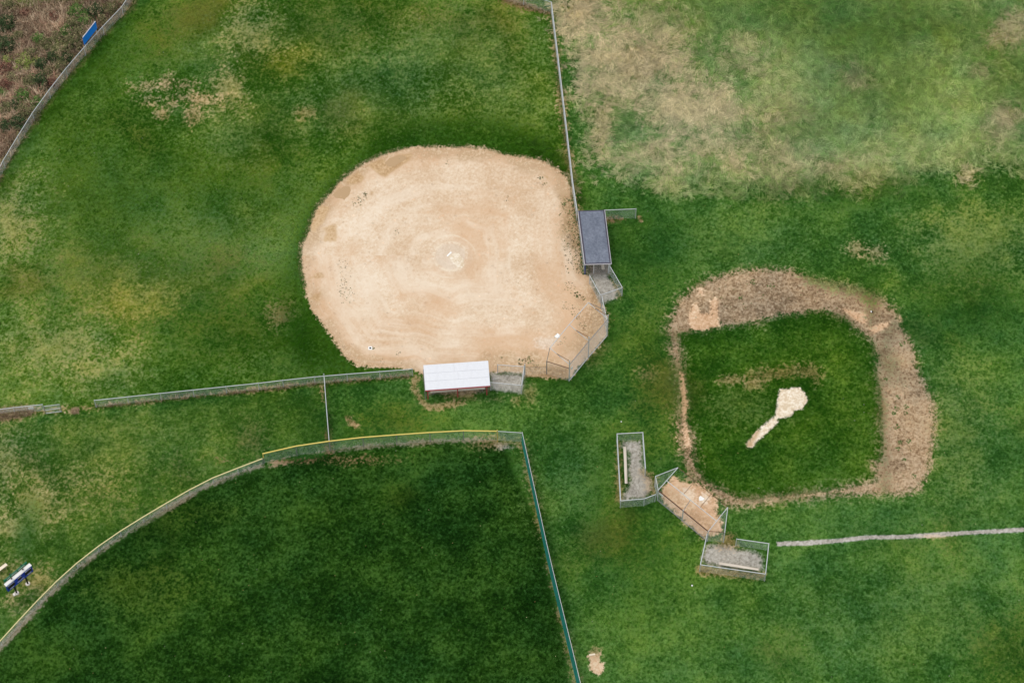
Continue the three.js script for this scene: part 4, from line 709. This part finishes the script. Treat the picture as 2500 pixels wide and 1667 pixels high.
// ------------------------------------------------------------------ grass, weeds and scrub
function bladesGeometry(n, spread, len, width, lean0, lean1, segs = 1) {
  const P = [], N = [], I = [];
  for (let k = 0; k < n; k++) {
    const a = rnd() * 6.283, x0 = rr(-spread, spread), z0 = rr(-spread, spread), l = len * rr(.6, 1.15), t = rr(lean0, lean1), dx = Math.cos(a), dz = Math.sin(a), wx = -dz * width / 2, wz = dx * width / 2, b = P.length / 3;
    for (let s = 0; s <= segs; s++) {
      const f = s / segs, bend = t * (.55 + .45 * f), r = l * f * Math.sin(bend), y = l * f * Math.cos(bend) , w = s === segs ? 0 : 1 - f * .35;
      const X = x0 + dx * r, Z = z0 + dz * r;
      if (s === segs) { P.push(X, y, Z); N.push(-dx * .3, .95, -dz * .3); } else { P.push(X - wx * w, y, Z - wz * w, X + wx * w, y, Z + wz * w); N.push(-dx * .3, .95, -dz * .3, -dx * .3, .95, -dz * .3); }
    }
    for (let s = 0; s < segs; s++) { const c = b + s * 2; if (s === segs - 1) I.push(c, c + 1, c + 2); else I.push(c, c + 1, c + 2, c + 2, c + 1, c + 3); }
  }
  const g = new THREE.BufferGeometry(); g.setAttribute('position', new THREE.Float32BufferAttribute(P, 3)); g.setAttribute('normal', new THREE.Float32BufferAttribute(N, 3)); g.setIndex(I); return faceUp(g);
}
const leafMat = new THREE.MeshPhysicalMaterial({ roughness: .95, specularIntensity: .15, side: THREE.DoubleSide });
function scatter(name, label, category, geo, list) {            // list: [x, y, z, turn, scale, stretch, r, g, b]
  const im = new THREE.InstancedMesh(geo, leafMat, list.length), m = new THREE.Matrix4(), q = new THREE.Quaternion(), p = V(0, 0, 0), s = V(1, 1, 1), c = new THREE.Color();
  list.forEach((e, i) => { q.setFromAxisAngle(UP, e[3]); p.set(e[0], e[1], e[2]); s.set(e[4] * e[5], e[4], e[4] * e[5]); im.setMatrixAt(i, m.compose(p, q, s)); im.setColorAt(i, c.setRGB(e[6], e[7], e[8])); });
  im.name = name; im.userData = { label, category, kind: 'stuff' }; im.castShadow = im.receiveShadow = true; scene.add(im); return im;
}
const bushList = [[70, 240, 1.3, 1.1, 'dark'], [60, 480, 1.4, 1.1, 'dark'], [1010, 110, 1.0, 1.2, 'dark'], [430, 850, 1.1, 1.0, 'dark'], [430, 690, .9, .9, 'dark'], [180, 1290, 1.0, .9, 'dark'], [820, 130, 1.3, .9, 'green'], [230, 1010, 1.1, .8, 'green'], [380, 1080, .7, .7, 'green'], [20, 985, .6, .7, 'green'], [260, 650, 1.4, 1.0, 'lime'], [70, 640, .6, .6, 'lime'], [50, 730, 1.0, .8, 'red'], [60, 900, .9, .8, 'red'], [540, 860, .6, .8, 'red'], [640, 560, 1.3, 1.0, 'olive'], [760, 440, 1.1, .9, 'olive'], [480, 470, 1.0, .8, 'olive'], [770, 250, 1.1, .8, 'olive'], [330, 560, .9, .8, 'olive'], [640, 700, .9, .9, 'olive'], [250, 1180, 1.0, .8, 'olive'], [60, 1150, 1.0, .8, 'olive'], [1180, 90, .8, .8, 'olive'], [600, 400, 1.0, .8, 'olive'], [850, 340, .9, .7, 'olive'], [560, 610, .9, .9, 'dark'], [400, 410, .9, .8, 'green'], [310, 860, 1.0, .8, 'olive'], [130, 830, .9, .7, 'olive'], [140, 1120, .8, .8, 'dark'], [690, 620, .8, .9, 'dark'], [900, 220, .9, .8, 'green'], [500, 760, .8, .8, 'olive'], [350, 1190, .8, .7, 'olive'], [40, 1340, .9, .9, 'dark'], [180, 380, .8, .7, 'olive'], [700, 330, .9, .8, 'green'], [1080, 200, .7, .7, 'olive'], [90, 60, 1.0, .9, 'olive'], [560, 180, .8, .7, 'red'], [260, 150, .8, .7, 'red']];
const bushes = bushList.map(([x, y, r, h]) => { const p = g1(ZT([[x, y]])[0], h * .75); return [p.x, p.z, r * .8]; });
const inFrame = (x, z, m = 50) => { const [u, v] = toPx(x, z); return u > -m && u < IW + m && v > -m && v < IH + m; };
{
  const list = [], step = .148;
  for (let z = -46; z < 40; z += step) for (let x = -57; x < 57; x += step) {
    const X = x + rr(-.5, .5) * step, Z = z + rr(-.5, .5) * step; if (!inFrame(X, Z)) continue;
    field(X, Z, out); if (rnd() > out[3]) continue;
    const v = Math.exp(rr(-.48, .44)) * 1.0, y = rr(-.10, .10);
    list.push([X, 0, Z, rnd() * 6.283, rr(.75, 1.2) * Math.sqrt(out[4]), rr(.9, 1.3), out[0] * v * (1 + y), out[1] * v, out[2] * v * (1 - y * .6)]);
  }
  console.log('tufts', list.length);
  scatter('lawn_tufts', 'short mown grass blades covering the fields', 'grass', bladesGeometry(10, .08, .09, .021, .8, 1.3), list);
}
{ // long grass laid over in swirls beyond the straight fence
  const geo = bladesGeometry(7, .16, .62, .026, 1.25, 1.5, 3), P = geo.attributes.position;
  // comb the strands one way: strands of a clump point along +x, a little fanned
  const g2 = (() => { const A = [], N = [], I = []; for (let k = 0; k < 7; k++) { const a = rr(-.6, .6), x0 = rr(-.24, .24), z0 = rr(-.2, .2), l = rr(.2, .6), cur = rr(-.7, .7), b = A.length / 3; for (let s = 0; s <= 4; s++) { const f = s / 4, ang = a + cur * f, X = x0 + Math.cos(ang) * l * f, Z = z0 + Math.sin(ang) * l * f, Y = .05 + .11 * Math.sin(f * 2.6), w = .016 * (1 - f * .75), wx = -Math.sin(ang) * w, wz = Math.cos(ang) * w; A.push(X - wx, Y, Z - wz, X + wx, Y, Z + wz); N.push(0, 1, 0, 0, 1, 0); if (s < 4) { const c = b + s * 2; I.push(c, c + 1, c + 2, c + 2, c + 1, c + 3); } } } const g = new THREE.BufferGeometry(); g.setAttribute('position', new THREE.Float32BufferAttribute(A, 3)); g.setAttribute('normal', new THREE.Float32BufferAttribute(N, 3)); g.setIndex(I); return faceUp(g); })();
  const list = [];
  for (let i = 0; i < 90000; i++) {
    const X = rr(2, 57), Z = rr(-46, -16); if (!inFrame(X, Z)) continue;
    field(X, Z, out); if (out[4] < 1.06 || rnd() > (out[4] - 1.03) * 1.8) continue;
    const ang = S(TA, X * 26, Z * 26) * 1.5 + S(TA, X * 6, Z * 6) * 2 + rr(-.8, .8) + (rnd() < .3 ? Math.PI : 0), dry = clamp(.05 + (out[0] / (out[1] + .01) - .72) * 2.6 + rr(-.2, .3)), v = Math.exp(rr(-.55, .45));
    list.push([X, 0, Z, ang, rr(.5, 1.25), rr(.85, 1.3), lerp(out[0], .60, dry * .6) * v, lerp(out[1], .50, dry * .6) * v, lerp(out[2], .31, dry * .6) * v]);
  }
  console.log('strands', list.length);
  scatter('long_grass', 'long pale grass lying over in swirls beyond the straight fence', 'grass', g2, list);
}
const rosette = (() => { const A = [], N = [], I = []; for (let k = 0; k < 9; k++) { const a = k / 9 * 6.283 + rr(-.3, .3), l = rr(.5, 1), w = .2 * l, cx = Math.cos(a), cz = Math.sin(a), b = A.length / 3, y = rr(.15, .5); A.push(0, .03, 0, cx * l * .5 - cz * w, y * .7, cz * l * .5 + cx * w, cx * l * .5 + cz * w, y * .7, cz * l * .5 - cx * w, cx * l, y * .6, cz * l); for (let q = 0; q < 4; q++) N.push(cx * .2, .97, cz * .2); I.push(b, b + 1, b + 2, b + 1, b + 3, b + 2); } const g = new THREE.BufferGeometry(); g.setAttribute('position', new THREE.Float32BufferAttribute(A, 3)); g.setAttribute('normal', new THREE.Float32BufferAttribute(N, 3)); g.setIndex(I); return faceUp(g); })();
{ // weeds on the bare infields
  const list = [], put = (X, Z, s, k = 0) => { const v = Math.exp(rr(-.4, .3)); const c = k ? [.10, .17, .045] : [.115, .105, .05]; list.push([X, .004, Z, rnd() * 6.283, s, 1, c[0] * v, c[1] * v, c[2] * v]); };
  const near = (px, n, r, s0, s1, k) => { const c = g1(px); s0 *= .55; s1 *= .8; for (let i = 0; i < n * 2; i++) { const a = rnd() * 6.283, q = r * Math.sqrt(rnd()); put(c.x + Math.cos(a) * q, c.z + Math.sin(a) * q, rr(s0, s1), k ?? (rnd() < .4 ? 1 : 0)); } };
  for (const [x, y, n, r, a = .04, b = .1] of [[380, 1050, 26, 1.0], [360, 990, 16, .8], [375, 900, 12, .8, .03, .07], [360, 850, 8, .6], [480, 420, 14, .5], [450, 450, 16, .6], [500, 400, 8, .2, .06, .12], [1620, 295, 10, .3, .06, .11], [1645, 335, 6, .25, .06, .1], [1550, 1460, 12, .45, .06, .14], [1500, 1470, 12, .4, .06, .14], [1580, 1490, 8, .4, .06, .1], [1370, 1450, 4, .15, .05, .1], [710, 1420, 6, .3, .06, .1], [600, 1475, 6, .4], [550, 1385, 7, .16, .05, .11], [1855, 1045, 14, .35, .08, .16], [1890, 1065, 8, .3, .06, .12], [1800, 1000, 16, .7], [1790, 1110, 14, .6], [1850, 1150, 14, .6], [1770, 470, 10, .25, .08, .14], [1500, 950, 12, .8, .02, .05], [1400, 430, 6, .4], [1030, 205, 5, .4], [690, 650, 4, .4], [1860, 1180, 10, .4], [1740, 1330, 8, .7], [1890, 1240, 10, .4]]) near(ZA([[x, y]])[0], n, r, a, b);
  let q = 0; while (q < 1500) { const X = rr(-24, 10), Z = rr(-28, 6), d = inf1at(X, Z); q++; if (d > 0 && d < 1.3 && rnd() < .8 * (1.3 - d)) put(X, Z, rr(.02, .07), rnd() < .35 ? 1 : 0); else if (d > 1.3 && rnd() < .25) put(X, Z, rr(.012, .03)); }
  for (let i = 0; i < 420; i++) { const t = rnd(), p = Z3([[lerp(330, 440, t) - Math.abs(rr(0, 1) * rr(0, 1)) * 250, lerp(20, 980, t)]])[0]; const c = g1(p); put(c.x, c.z, rr(.03, .11), rnd() < .5 ? 1 : 0); }
  for (let i = 0; i < 3000; i++) { const X = rr(13, 38), Z = rr(-12, 18), d = ring.at(X, Z); if (d > 0 && rnd() < .25 + .5 * sstep(S(TA, X * 30, Z * 30) * .5 + .3)) put(X, Z, rr(.02, .09), rnd() < .7 ? 1 : 0); }
  for (const [x, y, s] of [[1540, 930, .25], [1605, 925, .2], [1600, 965, .18], [1540, 1050, .25], [1525, 965, .16], [1550, 860, .16], [1620, 1145, .2], [1565, 1150, .18], [740, 148, .3], [620, 128, .26], [545, 230, .14], [1580, 520, .24], [1550, 1190, .16], [1655, 1365, .18], [1470, 745, .14], [1590, 1260, .16]]) near(ZB([[x, y]])[0], 9, s * 1.3, .06, .15, 1);
  scatter('bare_ground_weeds', 'tiny weeds dotted over the bare dirt and worn base paths', 'weeds', rosette, list);
}
{ // grass flopping over the rim of the dirt and along the fence feet, dry stalks
  const green = [], dry = [], rim = (loop, r0, n, cols) => { const L = polyLen(loop); for (let i = 0; i < n; i++) { const p = along(loop, L * rnd()); const X = p.x + rr(-r0, r0), Z = p.z + rr(-r0, r0); field(X, Z, out); const v = Math.exp(rr(-.3, .3)), c = cols[Math.floor(rnd() * cols.length)]; green.push([X, 0, Z, rnd() * 6.283, rr(.7, 1.4), 1, c[0] * v, c[1] * v, c[2] * v]); } };
  const gc = [[.045, .12, .014], [.06, .15, .022], [.09, .18, .04], [.13, .16, .05]];
  rim(infield1.slice(45), .2, 1100, gc); rim(infield1.slice(0, 9), .2, 300, gc); rim([...ringInner, ringInner[0]], .16, 1100, gc); rim([...ringOuter, ringOuter[0]], .3, 900, gc); rim(mound2, .12, 160, gc);
  for (const p of pads) rim([...p, p[0]], .16, 60, gc);
  const foot = (pts, n, r0, arr, cols, s0, s1) => { const L = polyLen(pts); for (let i = 0; i < n; i++) { const p = along(pts, L * rnd()), c = cols[Math.floor(rnd() * cols.length)], v = Math.exp(rr(-.35, .3)); arr.push([p.x + rr(-r0, r0), 0, p.z + rr(-r0, r0), rnd() * 6.283, rr(s0, s1), 1, c[0] * v, c[1] * v, c[2] * v]); } };
  const inBush = (X, Z) => bushes.some((b) => Math.hypot(X - b[0], Z - b[1]) < b[2]);
  const dc = [[.42, .30, .19], [.34, .25, .15], [.50, .40, .26], [.26, .17, .10], [.30, .28, .12]];
  foot(lineFence, 700, .12, green, gc, .7, 1.5); foot(linkFence, 200, .25, green, gc, 1, 2); foot(leftFence, 900, .25, green, gc, .8, 2); foot(rightFence, 500, .25, green, gc, .8, 1.6);
  foot(lineFence, 300, .15, dry, dc, .25, .6); foot(stubFence.slice(0, 3), 420, .35, dry, dc, .4, .9); foot(topFence, 260, .25, dry, dc, .2, .5); foot(leftFence.map((p) => V(p.x - .3, 0, p.z - .3)), 500, .4, dry, dc, .4, .9); foot(rightFence, 200, .2, dry, dc, .15, .35);
  for (const [x, y, n] of [[1430, 345, 90], [600, 345, 0]]) { const c = g1(ZF([[x, y]])[0]); for (let i = 0; i < n; i++) { const k = dc[i % 3]; dry.push([c.x + rr(-.32, .32), 0, c.z + rr(-.25, .25), rnd() * 6.283, rr(.2, .45), 1, ...k]); } }
  scatter('rim_grass', 'taller grass fringing the dirt edges and fence feet', 'grass', bladesGeometry(9, .07, .12, .02, .6, 1.25, 2), green);
  // the scrub: dense dry stalks of several browns
  const sc = [[.42, .30, .20], [.52, .39, .27], [.30, .21, .13], [.60, .47, .33], [.22, .155, .095], [.34, .20, .14]];
  const scrubSide = sdfGrid([gAll([[-80, -80], [360, -80], ...leftFenceTop.slice(1), [-80, 520]])], 1, .5);
  let k = 0; for (let i = 0; i < 30000; i++) { const X = rr(-58, -34), Z = rr(-46, -22); if (!inFrame(X, Z, 90) || scrubSide.at(X, Z) < .25) continue; const n = S(TA, X * 30, Z * 30), n2 = S(TA, X * 18 + 300, Z * 18); const v = Math.exp(rr(-.5, .3) + n * .22); const g = n2 > .55 && rnd() < .7; if (inBush(X, Z) && rnd() < .9) continue; const c = g ? [.21, .25, .075] : sc[Math.floor(rnd() * sc.length)]; dry.push([X, 0, Z, rnd() * 6.283, rr(.5, 1.3), 1, c[0] * v, c[1] * v, c[2] * v]); k++; }
  console.log('scrub', k);
  scatter('dry_stalks', 'dense dry brown stalks and bracken behind the curved fence and along fence feet', 'dry grass', bladesGeometry(10, .16, 1.0, .035, .2, .95, 3), dry);
}
{ // a thin scatter of fallen leaves
  const list = []; for (let i = 0; i < 420; i++) { const X = rr(-54, 54), Z = rr(-42, 37); field(X, Z, out); if (out[3] < .8) continue; const c = [[.55, .42, .18], [.5, .5, .42], [.42, .24, .10], [.6, .56, .3]][i % 4]; list.push([X, .045, Z, rnd() * 6.283, rr(.03, .06), 1, ...c]); }
  scatter('fallen_leaves', 'tiny pale fallen leaves scattered over the grass', 'leaves', rosette, list);
}
{ // single bushes in the scrub
  const kinds = {
    dark: { label: 'dark evergreen bush among the dry scrub behind the curved fence', c: [[.025, .05, .018], [.04, .07, .028], [.06, .085, .035]], g: 'dark bushes in the scrub' },
    green: { label: 'fresh green bush among the dry scrub behind the curved fence', c: [[.06, .13, .025], [.09, .17, .04], [.13, .20, .06]], g: 'green bushes in the scrub' },
    lime: { label: 'yellow-green bush among the dry scrub behind the curved fence', c: [[.14, .19, .04], [.22, .26, .07], [.30, .32, .11]], g: 'yellow-green bushes in the scrub' },
    red: { label: 'reddish-brown bramble clump among the dry scrub behind the curved fence', c: [[.10, .045, .032], [.16, .07, .05], [.22, .12, .085]], g: 'reddish clumps in the scrub' },
    olive: { label: 'olive-brown leafy bush among the dry scrub behind the curved fence', c: [[.09, .10, .04], [.14, .14, .065], [.20, .18, .09]], g: 'olive bushes in the scrub' },
  };
  for (const [x, y, r, h0, kd] of bushList) {
    const K = kinds[kd], h = h0 * 1.5, b = lift(g1(ZT([[x, y]])[0], h * .5), 0), o = thing('bush', K.label, 'bush', b, K.g), P = [], N = [], C = [], I = [], tips = [];
    for (let i = 0; i < 150 * r; i++) {
      const a = rnd() * 6.283, q = Math.sqrt(rnd()) * (1 + .35 * Math.sin(a * 3 + x)) , tip = V(Math.cos(a) * r * q * rr(.8, 1.25), h * (1.05 - .65 * q * q) * rr(.55, 1.15), Math.sin(a) * r * q * rr(.8, 1.25)), root = V(tip.x * .35, 0, tip.z * .35), sv = Math.exp(rr(-.5, .4)), c0 = rnd() < .16 ? [.26, .19, .12] : K.c[Math.floor(rnd() * 3)]; tips.push(tip);
      for (let k2 = 0; k2 < 15; k2++) {
        const f = rr(.25, 1), p0 = root.clone().lerp(tip, f).add(V(rr(-.12, .12), rr(-.06, .06), rr(-.12, .12))), s = rr(.045, .105), t = rnd() * 6.283, u = V(Math.cos(t), rr(-.5, .6), Math.sin(t)).normalize(), w = V(-Math.sin(t), rr(-.4, .4), Math.cos(t)).normalize().multiplyScalar(s * .45), k = P.length / 3, n = u.clone().cross(w).normalize(); if (n.y < 0) n.multiplyScalar(-1);
        p0.y = Math.max(.02, p0.y);
        for (const p of [p0, p0.clone().addScaledVector(u, s).add(w), p0.clone().addScaledVector(u, s).sub(w), p0.clone().addScaledVector(u, s * 2)]) { P.push(p.x, p.y, p.z); N.push(n.x, n.y, n.z); }
        const v = sv * Math.exp(rr(-.3, .3)) * 1.15; for (let m = 0; m < 4; m++) C.push(c0[0] * v, c0[1] * v, c0[2] * v); I.push(k, k + 1, k + 2, k + 1, k + 3, k + 2);
      }
    }
    const g = new THREE.BufferGeometry(); g.setAttribute('position', new THREE.Float32BufferAttribute(P, 3)); g.setAttribute('normal', new THREE.Float32BufferAttribute(N, 3)); g.setAttribute('color', new THREE.Float32BufferAttribute(C, 3)); g.setIndex(I); faceUp(g);
    const m = new THREE.Mesh(g, bushMat()); m.name = 'foliage'; o.add(m);
    for (let i = 0; i < 3; i++) tube('stem', b.clone().setY(-.05), tips[i].clone().add(b), .014, M.rust, o);
  }
}
function bushMat() { return bushMat.m ??= new THREE.MeshPhysicalMaterial({ vertexColors: true, roughness: .95, specularIntensity: .2, side: THREE.DoubleSide }); }

scene.traverse((c) => { if (c.isMesh) { c.castShadow = true; c.receiveShadow = true; } });
renderer.render(scene, camera);
